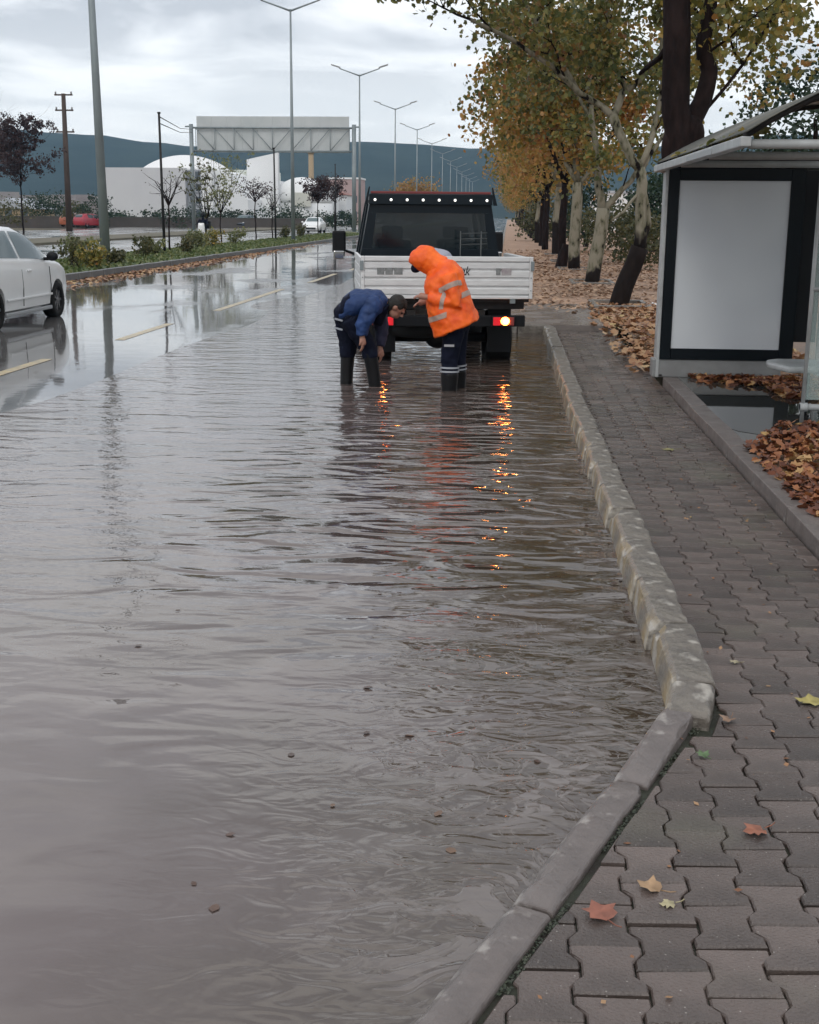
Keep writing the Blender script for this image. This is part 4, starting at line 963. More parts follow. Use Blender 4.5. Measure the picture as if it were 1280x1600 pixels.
# grey reflector stickers and the script lettering
def bedx(px): return (D(px, 430, 14.6).x + 0.68) / cos(radians(8.5))
for a, b in ((591, 602), (603.5, 615), (617, 630)):
    MB().b2(bedx(a), bedx(b), -.0085, -.0065, 1.068, 1.145).build('sticker', M['grey_decal'], tgo, .001, 1)
for a, b, mm in ((775, 782, 'grey_decal'), (783.5, 799, 'pink_decal')):
    MB().b2(bedx(a), bedx(b), -.0085, -.0065, 1.068, 1.145).build('sticker', M[mm], tgo)
def text(s, size, loc, rot, material, parent, name='lettering', shear=0.3, sx_=1.0):
    cu = bpy.data.curves.new(name, 'FONT'); cu.body = s; cu.size = size; cu.extrude = 0.0008; cu.shear = shear; cu.align_x = 'LEFT'; cu.space_character = 0.8
    cu.materials.append(material); o = bpy.data.objects.new(name, cu); link(o, parent); o.location = loc; o.rotation_euler = rot; o.scale = (sx_, 1, 1)
    dg = bpy.context.evaluated_depsgraph_get(); bpy.context.view_layer.update()
    me = bpy.data.meshes.new_from_object(o.evaluated_get(bpy.context.evaluated_depsgraph_get())); o2 = bpy.data.objects.new(name, me); link(o2, parent); o2.location = loc; o2.rotation_euler = rot; o2.scale = (sx_, 1, 1)
    bpy.data.objects.remove(o); return o2
text('Sijn.k', .145, (bedx(709), -.009, 1.065), (pi / 2, 0, 0), M['black'], tgo, sx_=.78)
for s_ in (-1, 1):
    MB().b2(-BW + .2 if s_ < 0 else BW - .26, -BW + .26 if s_ < 0 else BW - .2, -.02, .05, z0 - .05, z0 - .002).build('hinge', M['galv'], tr)
for s_ in (-1, 1):
    lt = MB().b2(s_ * (BW - .030), s_ * (BW + .012), -.030, -.014, z1 - .16, z1 - .05).build('latch', M['galv'], tgo, .004)
    MB().tube([(s_ * (BW - .01), -.034, z1 - .07), (s_ * (BW - .01), -.045, z1 - .15)], .007, 8).build('lever', M['steel'], lt) if False else None
    for q in (.2, .5, .8): MB().ell((s_ * (BW - .02), -.013, z0 + (z1 - z0) * q), (.008, .004, .008), None, 8, 5).build('bolt', M['galv'], tgo)
# side boards, floor, headboard
for s_ in (-1, 1):
    sb = MB().b2(s_ * (BW - .028), s_ * BW, .05, 2.2, z0 + .01, z1 - .02).build('side_board', M['alu'], tr, .004)
    for k in range(4):
        zc = z0 + .06 + .11 * k; MB().b2(s_ * BW + s_ * .001, s_ * (BW + .010), .09, 2.16, zc, zc + .075).build('rib', M['alu'], sb, .003)
MB().b2(-BW + .03, BW - .03, .05, 2.2, z0 - .04, z0 + .02).build('bed_floor', M['steel'], tr)
MB().b2(-BW + .03, BW - .03, 2.17, 2.2, z0 + .02, z1 - .10).build('headboard', M['steel'], tr)
ch = MB()
for s_ in (-1, 1): ch.b2(s_ * .36, s_ * .46, .1, 4.6, .46, .66)
for y_ in (.12, .9, 1.6, 2.2): ch.b2(-.92, .92, y_, y_ + .07, .67, .75)
ch.build('chassis', M['steel'], tr)
MB().b2(-.93, .93, .06, .14, .47, .60).build('rear_bumper', M['black'], tr, .01)
for s_ in (-1, 1):
    so = -.075 if s_ < 0 else 0.0
    tl = MB().b2(s_ * .53 + so, s_ * .80 + so, .0, .058, .475, .60).build('tail_light', M['black'], tr, .01)
    MB().b2(s_ * .545 + so, s_ * .63 + so, -.012, -.002, .49, .585).build('red_lens', M['red_lens'], tl, .004)
    MB().ell((s_ * .685 + so, -.008, .540), (.052, .020, .048)).build('indicator', M['amber_on'], tl)
    MB().ell((s_ * .69 + so, -.024, .540), (.024, .012, .022)).build('bulb', M['bulb'], tl)
    MB().b2(s_ * .735 + so, s_ * .79 + so, -.012, -.002, .49, .585).build('side_lens', M['dark_red'], tl, .004)
    MB().b2(s_ * .56, s_ * .84, .58, .60, .12, .66).build('mudflap', M['black'], tr)
    for yw in (1.10, 4.35):
        wheel(tr, (s_ * (.74 if yw < 2 else .83), yw, .25), .35, .30 if yw < 2 else .22, side=s_)
    MB().tube([(s_ * .72, y_, z_) for y_, z_ in [(1.1 + .45 * cos(a), .25 + .45 * sin(a)) for a in np.linspace(.1, pi - .1, 10)]], [.05] * 10, 6).build('mudguard', M['black'], tr)
MB().tube([(-.7, 1.1, .25), (.7, 1.1, .25)], .06, 10).build('axle', M['steel'], tr); MB().ell((0, 1.1, .25), (.16, .16, .14)).build('differential', M['steel'], tr)
sp = MB(); n = 20; sp.loft([[(-.30 + p[0] * cos(2 * pi * i / n), .62 + p[0] * sin(2 * pi * i / n), .38 + p[1]) for p in ((.18, -.08), (.31, -.06), (.31, .06), (.18, .08))] for i in range(n + 1)], cap=False)
sp.build('spare_wheel', M['rubber'], tr)
# cab shell
CY = 2.28
def ringc(y_, zl, zb, zt, wb, wt): return [(wb * .96, y_, zl), (wb, y_, (zl + zb) / 2), (wb * .985, y_, zb), (wt + .02, y_, zt - .14), (wt - .03, y_, zt - .03), (wt - .16, y_, zt), (-(wt - .16), y_, zt), (-(wt - .03), y_, zt - .03), (-(wt + .02), y_, zt - .14), (-wb * .985, y_, zb), (-wb, y_, (zl + zb) / 2), (-wb * .96, y_, zl)]
WB, WT, ZT = .95, .80, 1.99
lower = MB(); sec = [(CY, .42, 1.13), (3.4, .42, 1.13), (4.6, .42, 1.12), (5.0, .42, 1.08), (5.2, .45, .98), (5.3, .5, .80)]
lower.loft([[(WB * .96 * k, y_, zl), (WB * k, y_, (zl + zb) / 2), (WB * .985 * k, y_, zb), (-WB * .985 * k, y_, zb), (-WB * k, y_, (zl + zb) / 2), (-WB * .96 * k, y_, zl)] for (y_, zl, zb), k in zip(sec, (1, 1, 1, .98, .94, .86))], sm=False)
lower.build('cab_body', M['white_paint'], tr, .03)
MB().b2(-WB * .97, WB * .97, CY - .012, CY - .002, .75, 1.14).build('cab_back_panel', M['navyblack'], tr)
rf = MB(); rf.loft([[(WT + .005, y_, zt - .10), (WT - .03, y_, zt - .02), (WT - .2, y_, zt), (-WT + .2, y_, zt), (-WT + .03, y_, zt - .02), (-WT - .005, y_, zt - .10)] for y_, zt in ((CY, ZT), (3.0, ZT + .03), (4.1, ZT), (4.35, ZT - .08))], sm=False)
rf.build('cab_roof', M['navyblack'], tr, .02)
rw = MB()  # rear wall with window opening: outer trapezium, pieces butted
def trap(za, zb, xa0, xb0, xa1, xb1, y0, y1): # from height za (x xa0..xb0) to zb (xa1..xb1)
    return [(xa0, y0, za), (xb0, y0, za), (xb1, y0, zb), (xa1, y0, zb), (xa0, y1, za), (xb0, y1, za), (xb1, y1, zb), (xa1, y1, zb)]
def wx(z): return WB * .985 + (WT - WB * .985) * (z - 1.13) / (ZT - .10 - 1.13)
BF = [(0, 3, 2, 1), (4, 5, 6, 7), (0, 1, 5, 4), (1, 2, 6, 5), (2, 3, 7, 6), (3, 0, 4, 7)]
za, zb_ = 1.131, 1.30
rw.add(trap(za, zb_, -wx(za), wx(za), -wx(zb_), wx(zb_), CY, CY + .04), BF)
za2, zb2 = 1.76, ZT - .102
rw.add(trap(za2, zb2, -wx(za2), wx(za2), -wx(zb2), wx(zb2), CY, CY + .04), BF)
for s_ in (-1, 1):
    a0, a1 = wx(zb_), wx(za2)
    q = trap(zb_ + .001, za2 - .001, a0 - .13, a0, a1 - .11, a1, CY, CY + .04)
    rw.add([(s_ * p[0], p[1], p[2]) for p in q], BF if s_ > 0 else [f[::-1] for f in BF])
rw.build('cab_rear_wall', M['navyblack'], tr)
MB().add(trap(zb_, za2, -wx(zb_) + .125, wx(zb_) - .125, -wx(za2) + .105, wx(za2) - .105, CY + .012, CY + .020), BF).build('rear_window', M['glass_cab'], tr)
for s_ in (-1, 1):
    for ya, yb in ((CY + .05, 2.62), (3.38, 3.5), (4.15, 4.28)):
        q = [(s_ * wx(1.131), ya, 1.131), (s_ * wx(1.131), yb, 1.131), (s_ * wx(ZT - .11), yb - (.0 if ya < 4 else .0), ZT - .11), (s_ * wx(ZT - .11), ya, ZT - .11)]
        q2 = [(p[0] - s_ * .05, p[1], p[2]) for p in q]; MB().add(q + q2, [(0, 1, 2, 3), (7, 6, 5, 4), (0, 4, 5, 1), (1, 5, 6, 2), (2, 6, 7, 3), (3, 7, 4, 0)]).build('pillar', M['navyblack'], tr)
    for ya, yb in ((2.625, 3.375), (3.505, 4.145)):
        q = [(s_ * (wx(1.131) - .02), ya, 1.131), (s_ * (wx(1.131) - .02), yb, 1.131), (s_ * (wx(ZT - .11) - .02), yb, ZT - .11), (s_ * (wx(ZT - .11) - .02), ya, ZT - .11)]
        q2 = [(p[0] - s_ * .006, p[1], p[2]) for p in q]; MB().add(q + q2, [(0, 1, 2, 3), (7, 6, 5, 4), (0, 4, 5, 1), (1, 5, 6, 2), (2, 6, 7, 3), (3, 7, 4, 0)]).build('side_window', M['glass_cab'], tr)
    for yd in (3.4, 4.45): MB().tube([(s_ * WB * .985, yd, .5), (s_ * WB * 1.003, yd, .80), (s_ * WB * .988, yd, 1.12)], .005, 5).build('door_seam', M['steel'], tr)
    MB().box((s_ * (WB + .005), 3.25, .98), (.03, .16, .035)).build('door_handle', M['black'], tr, .006)
MB().add([(-.78, 4.36, ZT - .11), (.78, 4.36, ZT - .11), (.88, 4.98, 1.09), (-.88, 4.98, 1.09), (-.78, 4.35, ZT - .115), (.78, 4.35, ZT - .115), (.88, 4.97, 1.085), (-.88, 4.97, 1.085)], BF).build('windscreen', mat('windscreen_glass', (0.25, 0.32, 0.32), .05, alpha=.25), tr)
for x_, w_, y_ in ((-.45, .46, 2.75), (.45, .46, 2.75), (-.45, .42, 3.7), (.42, .42, 3.7)):
    s_ = MB(); s_.box((x_, y_, 1.12), (w_, .14, .56)); s_.build('seat', M['black'], tr, .05, 3)
    MB().box((x_, y_ + .02, 1.50), (.24, .09, .17)).build('headrest', M['black'], tr, .04, 3)
wh_ = MB(); n = 18; wh_.tube([(-.42 + .18 * cos(2 * pi * i / n), 4.25 + .05 * sin(2 * pi * i / n), 1.22 + .18 * sin(2 * pi * i / n)) for i in range(n + 1)], .014, 6); wh_.build('steering_wheel', M['black'], tr)
MB().b2(-.8, .8, 4.5, 4.8, .9, 1.12).build('dashboard', M['black'], tr, .03)
# lamp board over the rear edge of the roof
lb = MB().b2(-.81, .81, CY - .05, CY + .0, 1.865, 2.0).build('lamp_board', M['navyblack'], tr, .008)
for k in range(8):
    x_ = -.735 + 1.47 * k / 7
    MB().ell((x_, CY - .062, 1.925), (.017, .012, .017)).build('marker_lamp', M['white_led'], lb)
MB().b2(-.79, .79, CY - .045, CY + .06, 2.003, 2.035).build('roof_strip', M['dark_red'], lb, .006)
for s_ in (-1, 1): MB().prism([(s_ * .83, 1.86), (s_ * .80, 2.09), (s_ * .815, 2.09), (s_ * .875, 1.86)], CY - .05, CY + .02, 'y').build('board_bracket', M['navyblack'], lb)
for s_ in (-1, 1):
    mr_ = MB().box((s_ * 1.17, 4.35, 1.34), (.20, .09, .32)).build('mirror', M['black'], tr, .03, 3)
    MB().tube([(s_ * .93, 4.4, 1.16), (s_ * 1.1, 4.37, 1.22)], .02, 8).build('mirror_arm', M['black'], mr_)
    MB().box((s_ * 1.17, 4.31, 1.15), (.17, .08, .13)).build('lower_mirror', mat('mirror_glass', (.5, .5, .5), .05, .9), mr_, .02)

# cargo peeking over the tailgate
sk = thing('cargo_sack', 'grey white sack lying in the truck bed behind the orange hood', 'sack', tuple(tr.matrix_basis @ Vector((-.02, 1.3, 0)))[:2] + (.815,))
mb = MB(); mb.ell((0, 0, .25), (.30, .28, .27)); mb.tube([(0, 0, .3), (.0, .0, .52)], [.12, .03], 10)
organic(mb, 'sack', mat('grey_sack', (.33, .34, .40), .7), sk, .02, 3, .04, .12)
# thin wires imitate branch reflections in the cab rear window
rk = thing('branch_reflection', 'thin dark wires imitating branch reflections in the cab rear window', 'reflection', tuple(tr.matrix_basis @ Vector((.42, 2.0, 0)))[:2] + (.815,), radians(8.5))
M['wire'] = mat('grey_wire', (.07, .075, .075), .5)
for x_ in (-.05, .22): MB().tube([(x_, 0, 0), (x_, 0, .72)], .007, 6).build('upright', M['wire'], rk)
for z_ in (.55, .62, .69): MB().tube([(-.05, 0, z_), (.30, .0, z_ + .01)], .006, 6).build('cross_wire', M['wire'], rk)

# ================================================================== PEOPLE
def hand(mb, wrist, tip, palm_n, s=1.0):
    """palm and five bent fingers from wrist towards tip"""
    w = Vector(wrist); d = (Vector(tip) - w); L_ = d.length; d.normalize(); n_ = Vector(palm_n).normalized(); side = d.cross(n_).normalized()
    mb.tube([w, w + d * .035, w + d * .075, w + d * .09], [.026, .034, .036, .026], 10)
    for k, (o_, ln) in enumerate(((-.027, .060), (-.009, .072), (.010, .068), (.027, .052))):
        b = w + d * .080 + side * o_
        mb.tube([b, b + d * ln * .5 + n_ * .006, b + d * ln * .85 + n_ * .022, b + d * ln + n_ * .036], [.0105, .0098, .0088, .0075], 8)
    b = w + d * .03 - side * .026
    mb.tube([b, b - side * .022 + d * .028 + n_ * .012, b - side * .024 + d * .055 + n_ * .026], [.013, .0115, .009], 8)
def head(mb, c, fwd, upv, r=.095):
    """skull, jaw, nose, ears; fwd is where the face looks"""
    c = Vector(c); f = Vector(fwd).normalized(); u = Vector(upv); u = (u - f * u.dot(f)).normalized(); s = f.cross(u)
    X = Matrix((s, f, u)).transposed()
    mb.ell(c + u * .02 - f * .012, (.074, .094, .092), X); mb.ell(c - u * .045 + f * .025, (.055, .062, .062), X)
    mb.tube([c + f * .082 + u * .02, c + f * .108 - u * .014, c + f * .085 - u * .022], [.008, .015, .009], 8)
    mb.ell(c + f * .082 + u * .030, (.05, .012, .008), X)                         # brow
    mb.ell(c + f * .078 - u * .052, (.024, .014, .007), X); mb.ell(c + f * .074 - u * .066, (.020, .014, .008), X)
    for k in (-1, 1): mb.ell(c + s * .076 * k - f * .005, (.010, .022, .032), X)
def eyes(c, fwd, upv, parent):
    c = Vector(c); f = Vector(fwd).normalized(); u = Vector(upv); u = (u - f * u.dot(f)).normalized(); s = f.cross(u)
    for k in (-1, 1): MB().ell(c + f * .078 + s * .030 * k + u * .010, (.010, .010, .008)).build('eye', M['black'], parent)
def oval(c, a, b, n=20, p=2.4):
    """ring: centre c, half axes vectors a and b, superellipse"""
    out_ = []
    for i in range(n):
        t_ = 2 * pi * i / n; ct, st = cos(t_), sin(t_)
        out_.append(c + a * (math.copysign(abs(ct) ** (2 / p), ct)) + b * (math.copysign(abs(st) ** (2 / p), st)))
    return out_

def tape(o, name, material, parent, c, n, hw, lim=None):
    bpy.context.view_layer.update(); me = bpy.data.meshes.new_from_object(o.evaluated_get(bpy.context.evaluated_depsgraph_get()))
    b = bmesh.new(); b.from_mesh(me); n = Vector(n).normalized(); c = Vector(c)
    for s_ in (-1, 1):
        bmesh.ops.bisect_plane(b, geom=b.verts[:] + b.edges[:] + b.faces[:], plane_co=c + n * hw * s_, plane_no=n * s_, clear_outer=True)
    if lim: bmesh.ops.delete(b, geom=[f for f in b.faces if not lim(f.calc_center_median())], context='FACES')
    b.normal_update()
    for v in b.verts: v.co += v.normal * .004
    b.to_mesh(me); b.free(); me.materials.clear(); me.materials.append(material)
    q = bpy.data.objects.new(name, me); link(q, parent); return q
# --- person in the orange jacket (profile, looking down to the left)
Y1 = 12.72
base = G(702, 611, 0.0)
pa = thing('person', 'person in an orange hooded rain jacket leaning over the water behind the truck', 'person', (base.x, base.y, -0.09))
ob = Vector(pa.location)
def A(px, py, dy=0.0): return D(px, py, Y1 + dy) - ob
bd = MB()
pel, che, nk, hd = A(712, 500, .02), A(698, 435, .02), A(678, 415, .02), A(657, 405, .02)
bd.tube([pel, A(708, 468, .02), che, A(690, 424, .02)], [.14, .13, .15, .10], 14)
bd.tube([A(690, 424, .02), nk, A(664, 408, .02)], [.085, .055, .052], 12)
fwd = Vector((-.80, 0.10, -.62)); upv = Vector((-.45, 0, .9))
head(bd, hd, fwd, upv)
near_el, near_wr, near_tip = A(712, 474, -.22), A(668, 464, -.16), A(648, 461, -.12)
far_el, far_wr, far_tip = A(704, 470, .26), A(668, 470, .22), A(650, 474, .2)
for sh_, el, wr in ((A(699, 430, -.19), near_el, near_wr), (A(699, 430, .22), far_el, far_wr)):
    bd.tube([sh_, sh_.lerp(el, .5), el, el.lerp(wr, .5), wr], [.06, .052, .045, .038, .027], 10)
hand(bd, near_wr, near_tip, (0, .3, -1)); hand(bd, far_wr, far_tip, (0, -.3, -1))
kn1, ft1 = A(703, 556, -.05), A(702, 606, -.06); kn2, ft2 = A(714, 554, .16), A(716, 600, .17)
for hp, kn, ft in ((A(711, 505, -.07), kn1, ft1), (A(716, 505, .13), kn2, ft2)):
    foot = Vector((ft.x, ft.y, 0.03)); bd.tube([hp, hp.lerp(kn, .5), kn, kn.lerp(foot, .5), foot], [.085, .075, .058, .052, .04], 10)
    bd.ell(foot + Vector((-.06, 0, 0)), (.12, .045, .035))
organic(bd, 'body', M['skin'], pa, .009, 2)
eyes(hd, fwd, upv, pa)
# jacket rings from collar to hem: front pixel, back pixel, half depth
JR = [((667, 428), (688, 400), .10), ((663, 441), (708, 406), .20), ((664, 452), (722, 420), .245), ((665, 466), (729, 442), .255), ((667, 482), (735, 460), .262), ((670, 500), (741, 478), .275), ((679, 527), (749, 498), .295)]
def jring(t_, sc_=1.0, n=24):
    k = min(int(t_), len(JR) - 2); f = t_ - k
    a, b = JR[k], JR[k + 1]
    fr_ = A(a[0][0] + (b[0][0] - a[0][0]) * f, a[0][1] + (b[0][1] - a[0][1]) * f); bk = A(a[1][0] + (b[1][0] - a[1][0]) * f, a[1][1] + (b[1][1] - a[1][1]) * f)
    hw = a[2] + (b[2] - a[2]) * f; c = (fr_ + bk) / 2 + Vector((0, .02, 0)); return oval(c, (fr_ - bk) / 2 * sc_, Vector((0, hw * sc_, 0)), n, 2.3)
jk = MB(); jk.loft([jring(t_) for t_ in np.linspace(0, 6, 13)])
for sh_, el, wr in ((A(699, 430, -.17), near_el, near_wr), (A(699, 430, .20), far_el, far_wr)):
    cuff = wr.lerp(el, .02)
    jk.tube([sh_, sh_.lerp(el, .45), el, el.lerp(cuff, .5), cuff], [.095, .092, .082, .070, .056], 12)
jk_o = organic(jk, 'jacket', M['hivis'], pa, .012, 3, .045, .13)
# collar and hood
hoodm = MB(); X = Matrix.Rotation(radians(-32), 3, 'Y')
hoodm.ell(A(661, 403, .02), (.150, .125, .120), X); hoodm.ell(A(672, 409, .02), (.13, .12, .11), X); hoodm.tube([A(672, 410, .02), A(690, 420, .02)], [.115, .13], 14)
hd_o = organic(hoodm, 'hood', M['hivis'], pa, .010, 3, .025, .09)
cutm = MB().ell(hd + fwd.normalized() * .105 + Vector((0, 0, -.030)), (.088, .085, .075), X).build('cutter', M['black'], pa)
bm_ = hd_o.modifiers.new('opening', 'BOOLEAN'); bm_.object = cutm; bm_.solver = 'EXACT'
bpy.context.view_layer.update(); me_ = bpy.data.meshes.new_from_object(hd_o.evaluated_get(bpy.context.evaluated_depsgraph_get())); hd_o.modifiers.clear(); hd_o.data = me_; bpy.data.objects.remove(cutm)
mk_ = MB().ell(hd + fwd.normalized() * .050 - Vector((0, 0, .052)), (.060, .062, .050), X); mk_.build('face_mask', M['navy_cloth'], pa)
# reflective tape sewn on the jacket: two hoops round the trunk, two round each sleeve
ax = (A(700, 430) - A(712, 500)).normalized(); tilt = (A(735, 455) - A(672, 479)).normalized(); tn = tilt.cross(Vector((0, 1, 0)))
trunk_only = lambda p: (p - near_el).dot(near_wr - near_el) < .03 or abs(p.y - A(700, 470).y) < .17
tape(jk_o, 'reflective_tape', M['reflective'], pa, A(704, 467), tn, .026, lambda p: p.x > A(722, 460).x or p.y > A(700, 470, .1).y)
tape(jk_o, 'reflective_tape', M['reflective'], pa, A(690, 492), tn, .026, lambda p: p.x < A(700, 480).x)
su = (near_el - A(699, 430, -.17)).normalized()
near_arm = lambda p: p.y < A(700, 450, -.14).y
tape(jk_o, 'sleeve_tape', M['reflective'], pa, A(699, 430, -.17).lerp(near_el, .40), su + Vector((.12, 0, 0)), .025, lambda p: near_arm(p) and (p - A(704, 446, -.2)).length < .125)
tape(jk_o, 'sleeve_tape', M['reflective'], pa, near_el.lerp(near_wr, .42), (near_wr - near_el), .022, lambda p: (p - near_el.lerp(near_wr, .42)).length < .098)
tro = MB()
for hp, kn, ft in ((A(711, 505, -.07), kn1, ft1), (A(716, 505, .13), kn2, ft2)):
    tro.tube([hp + Vector((0, 0, .06)), hp, hp.lerp(kn, .5), kn, kn.lerp(ft, .75)], [.12, .118, .105, .092, .085], 12)
tro.ell(A(714, 500, .02), (.15, .19, .13))
organic(tro, 'trousers', M['navy_cloth'], pa, .012, 3, .03, .08)
for hp, kn, ft in ((A(711, 505, -.07), kn1, ft1), (A(716, 505, .13), kn2, ft2)):
    bt = MB(); foot = Vector((ft.x, ft.y, 0.04)); bt.tube([kn.lerp(ft, .52), kn.lerp(ft, .8), foot], [.094, .088, .078], 12); bt.ell(foot + Vector((-.07, 0, -.005)), (.15, .06, .05))
    organic(bt, 'boot', M['boot'], pa, .012, 2)
    for f in (.33, .45): MB().tube([kn.lerp(ft, f), kn.lerp(ft, f + .055)], [.099, .098], 14, False).build('leg_tape', mat('pale_tape', (.38, .40, .44), .4), pa)
MB().box(A(702, 540, -.165), (.10, .01, .022)).build('leg_print', mat('white_print', (.4, .4, .42), .5), pa)

# --- person in blue bending right over
Y2 = 12.92
base = G(541, 600, 0.0)
pb_ = thing('person', 'dark haired person in blue bent double with both hands down at the water', 'person', (base.x, base.y, -0.09))
ob2 = Vector(pb_.location)
def B(px, py, dy=0.0): return D(px, py, Y2 + dy) - ob2
bd = MB(); hd2 = B(620, 481, 0)
bd.tube([B(543, 486), B(557, 476), B(574, 474), B(590, 475)], [.095, .09, .10, .09], 14)
bd.tube([B(590, 473), B(602, 476), B(608, 478)], [.09, .058, .055], 12)
f2 = Vector((.62, -.10, -.75)); u2 = Vector((.8, 0, .55))
head(bd, hd2, f2, u2)
armN = [B(584, 477, -.19), B(566, 508, -.24), B(566, 526, -.24), B(568, 546, -.24)]
armF = [B(590, 478, .18), B(597, 515, .14), B(594, 544, .10), B(597, 566, .10)]
for sh_, el, wr, tp in (armN, armF):
    bd.tube([sh_, sh_.lerp(el, .5), el, el.lerp(wr, .5), wr], [.06, .052, .044, .038, .027], 10); hand(bd, wr, tp, (-1, .2, -.1))
legs2 = [(B(540, 494, .10), B(544, 545, .10), B(541, 598, .10)), (B(548, 497, -.09), B(577, 545, -.06), B(587, 602, -.05))]
for hp, kn, ft in legs2:
    foot = Vector((ft.x, ft.y, .03)); bd.tube([hp, hp.lerp(kn, .5), kn, kn.lerp(foot, .5), foot], [.085, .075, .058, .052, .04], 10); bd.ell(foot + Vector((.06, 0, 0)), (.12, .045, .035))
organic(bd, 'body', M['skin'], pb_, .009, 2); eyes(hd2, f2, u2, pb_)
hr = MB(); fn = f2.normalized(); un = (u2 - fn * u2.dot(fn)).normalized(); X2 = Matrix((fn.cross(un), fn, un)).transposed()
hr.ell(hd2 + un * .040 - fn * .026, (.088, .100, .088), X2); hr.ell(hd2 - fn * .055 - un * .01, (.082, .062, .09), X2)
organic(hr, 'hair', M['hair'], pb_, .009, 1, .015, .03)
jb = MB()
KR = [((535, 505), (532, 474), .19), ((548, 500), (541, 461), .205), ((562, 495), (557, 452), .215), ((576, 494), (576, 451), .225), ((588, 494), (593, 454), .21), ((597, 489), (604, 463), .14), ((602, 486), (608, 468), .09)]
jb.loft([oval((B(*a) + B(*b)) / 2, (B(*b) - B(*a)) / 2, Vector((0, w_, 0)), 24, 2.3) for a, b, w_ in KR])
organic(jb, 'jacket', M['blue_cloth'], pb_, .012, 3, .04, .10)
slv = MB(); slv.tube([armN[0], armN[0].lerp(armN[1], .5), armN[1], armN[1].lerp(armN[2], .9)], [.10, .088, .076, .058], 12); slv.ell(armN[0], (.10, .09, .10))
organic(slv, 'sleeve', M['blue_cloth'], pb_, .012, 3, .04, .07)
slv = MB(); slv.tube([armF[0], armF[0].lerp(armF[1], .5), armF[1], armF[1].lerp(armF[2], .92)], [.10, .088, .074, .055], 12)
organic(slv, 'sleeve', mat('purplish_navy_cloth', (.022, .024, .055), .8), pb_, .012, 3, .04, .07)
ch_ = MB(); ch_.tube([B(572, 486, -.02), B(596, 484, -.02), B(588, 505, .02)], [.12, .125, .07], 12)
organic(ch_, 'vest', M['navy_cloth'], pb_, .014, 3, .03, .1)
yk = MB(); yk.loft([oval((B(*a) + B(*b)) / 2, (B(*b) - B(*a)) / 2 * 1.04, Vector((0, w_ * 1.04, 0)), 24, 2.3) for a, b, w_ in (((534, 500), (531, 478), .18), ((543, 492), (536, 466), .205), ((552, 470), (548, 456), .16))])
organic(yk, 'jacket_hem', M['navy_cloth'], pb_, .012, 3, .02, .08)
tro = MB()
for hp, kn, ft in legs2: tro.tube([hp, hp.lerp(kn, .5), kn, kn.lerp(ft, .25)], [.125, .108, .088, .082], 12)
tro.ell(B(542, 490, 0), (.14, .19, .13))
organic(tro, 'trousers', M['navy_cloth'], pb_, .012, 3, .03, .08)
for hp, kn, ft in legs2:
    bt = MB(); foot = Vector((ft.x, ft.y, .04)); bt.tube([kn.lerp(ft, .08), kn.lerp(ft, .6), foot], [.078, .070, .066], 12); bt.ell(foot + Vector((.07, 0, -.005)), (.15, .06, .05))
    organic(bt, 'boot', M['boot'], pb_, .012, 2)
for py in (497, 511):
    c = B(536, py, .02); MB().box(c + Vector((-.02, -.20, 0)), (.085, .01, .018), ry=.25).build('thigh_tape', mat('pale_tape', (.3, .32, .36), .4), pb_)

# ================================================================== STREET LAMPS, POLES, GANTRY
def lamp(x, y, h, label, lean=0.0):
    r = thing('street_lamp', label, 'street lamp', (x, y, .16), 0, 'double arm street lamps on the median')
    rad = .17 if y < 50 else .13
    MB().tube([(0, 0, 0), (lean * .5, 0, h * .5), (lean, 0, h)], [rad, rad * .72, rad * .42], 14).build('pole', M['galv'], r)
    MB().b2(-.26, .26, -.26, .26, 0, .06).build('base_plate', M['galv'], r, .01)
    for s_ in (-1, 1):
        MB().tube([(lean, 0, h - .1), (lean + s_ * .8, 0, h + .18), (lean + s_ * 1.75, 0, h + .50)], [.06, .05, .04], 8).build('arm', M['galv'], r)
        MB().loft([[(lean + s_ * q, w_, h + .50 + (q - 1.6) * .3 + z_) for w_, z_ in ((-ww, 0), (ww, 0), (ww * .7, .11), (-ww * .7, .11))] for q, ww in ((1.65, .08), (1.9, .16), (2.3, .17), (2.45, .10))]).build('lantern', M['plinth'], r, .01)
lamp(-13.55, 42.2, 13.2, 'nearest double arm street lamp, thick pole rising out of the picture', -0.12)
names = ['second street lamp, its arms at the top edge above the gantry sign', 'third street lamp, arms clear against the clouds left of the trees', 'fourth street lamp along the median above the truck',
         'fifth street lamp whose lanterns show just above the ridge', 'sixth street lamp with lanterns just under the ridge line']
for k, y in enumerate((77, 112, 147, 182, 217)): lamp(-13.0, y, 13.2, names[k])
far_l = None
for k in range(7): lamp(-13.0, 252 + 35 * k, 13.2, 'tiny far street lamp in the distant run against the hillside')
def slim_pole(x, y, h, label):
    r = thing('slim_pole', label, 'pole', (x, y, .16), 0, 'slim dark poles on the median')
    MB().tube([(0, 0, 0), (-.03, 0, h)], [.06, .045], 10).build('shaft', M['steel'], r); MB().b2(-.14, .14, -.14, .14, 0, .03).build('base_plate', M['steel'], r); MB().tube([(-.03, 0, h), (-.03, 0, h + .06)], .07, 8).build('cap', M['steel'], r)
slim_pole(-13.75, 50.4, 5.35, 'slim dark pole on the median in front of the white domed building')
slim_pole(-13.9, 76.0, 5.3, 'slim dark pole under the gantry sign beside the smaller dome')
slim_pole(-13.9, 103.0, 5.4, 'slim dark pole on the median right of the second street lamp')
